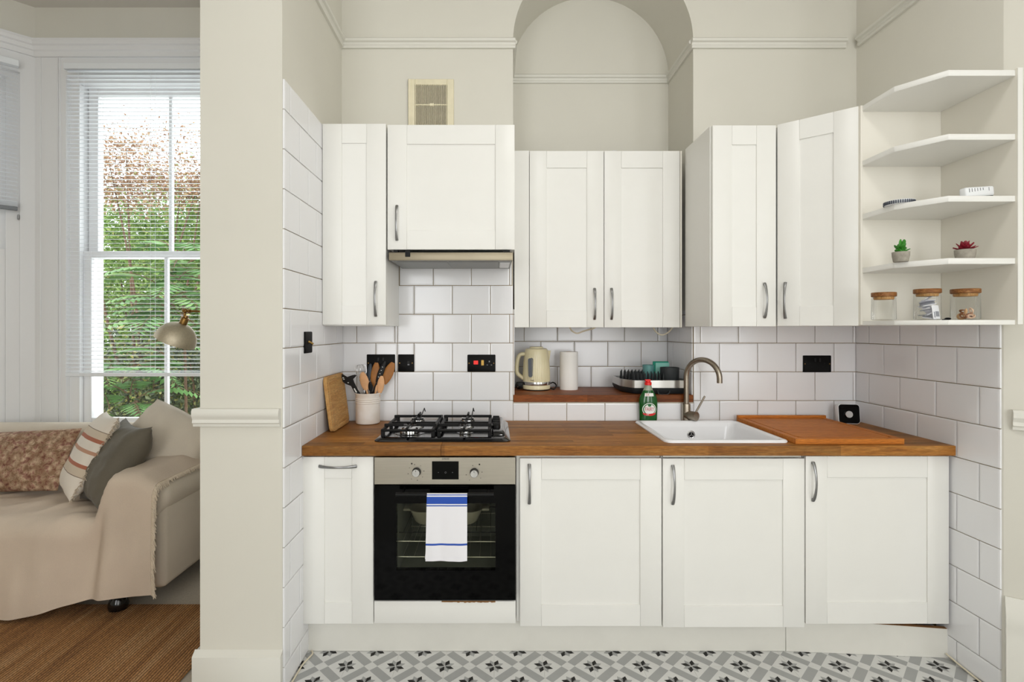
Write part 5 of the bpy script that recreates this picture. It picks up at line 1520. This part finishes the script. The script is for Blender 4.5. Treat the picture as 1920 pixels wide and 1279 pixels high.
g.loft([[(x, y, -.004) for x, y, _ in rrect(-w_*1.015, w_*1.015, -h_*1.015, h_*1.015, 0, .09)], [(x, y, .004) for x, y, _ in rrect(-w_*1.015, w_*1.015, -h_*1.015, h_*1.015, 0, .09)]]); g.obj('flange', m_creamc, c3, mw)
mw = cframe(40, 27, 0, (-2.025, 2.80, .675))
tag(cushion(.45, .47, .21, 17, .02, .13, 30, 2.4).obj('cushion', m_velvet, None, mw, ang=80), 'dark grey velvet cushion with pointed corners in the middle', 'cushion', CG)
mw = cframe(47, 27, 2, (-2.225, 2.88, .710))
c1 = thing('cushion', 'cream cushion with rust stripes and frayed seam, in front', 'cushion', mw.translation, CG)
cushion(.44, .46, .14, 23, .006, .06).obj('cover', m_stripe, c1, mw, ang=80)
g = G(); rnd = random.Random(6)
for k in range(150):
    v = -.225+.45*k/149; x = .213*(1-.05*(1-(v/.23)**2)); o = Vector((x, v, 0)); e = o+Vector((rnd.uniform(.010, .028), rnd.uniform(-.012, .006), rnd.uniform(-.012, .012)))
    g.tube([o, o.lerp(e, .5)+Vector((0, .003, 0)), e], [.0025, .002, .0012], 5)
g.obj('frayed_edge', m_fringe, c1, mw)['kind'] = 'stuff'

# floor lamp whose stand is hidden by the stub wall
YLp = 2.95
ap = P(343.5, 606, YLp); rimc = P(327.5, 641, YLp); ax = (rimc-ap).normalized()
lm = thing('floor_lamp', 'antique brass reading lamp with domed metal shade over the sofa end', 'lamp', (PX(450, YLp), YLp, 0))
zax = -ax; xax = Vector((0, 1, 0)).cross(zax).normalized(); yax = zax.cross(xax)
mw = axes(xax, yax, zax, rimc)
R = .108; H = .112
prof = [(R, 0)]+[(R*cos(a), .004+H*sin(a)) for a in [radians(6+10*k) for k in range(8)]]+[(.022, H)]
inn = [(max(.012, r-.003), z-.002) for r, z in prof[::-1]]
G().lathe(prof+inn, (0, 0, 0), 40, cap0=False, cap1=False).obj('shade', m_lampm, lm, mw)
s_ = G().lathe([(.020, H-.004), (.021, H+.022), (.019, H+.03), (.024, H+.032), (.024, H+.037), (.012, H+.040), (.010, H+.052)], (0, 0, 0), 24).obj('socket', m_lampb, lm, mw)
jt = P(347.5, 583, YLp)
G().sphere(jt, .014).cyl(jt+Vector((-.002, -.016, 0)), jt+Vector((0, .016, 0)), .008, n=12).tube([jt+Vector((-.006, 0, -.035)), jt], .007, 10).obj('joint', m_lampb, lm)
pe = Vector((PX(450, YLp), YLp, jt.z-.012))
G().tube([jt, pe], .0065, 10).cyl(jt+Vector((.018, 0, -.001)), jt+Vector((.03, 0, -.002)), .011, n=12).obj('arm', m_lampb, lm)
G().tube([pe+Vector((0, 0, .03)), (pe.x, pe.y, .02)], .009, 12).obj('pole', m_lampb, lm)
G().lathe([(.13, .001), (.13, .012), (.12, .018), (.012, .024)], (pe.x, pe.y, 0), 32).obj('base', m_lampb, lm)
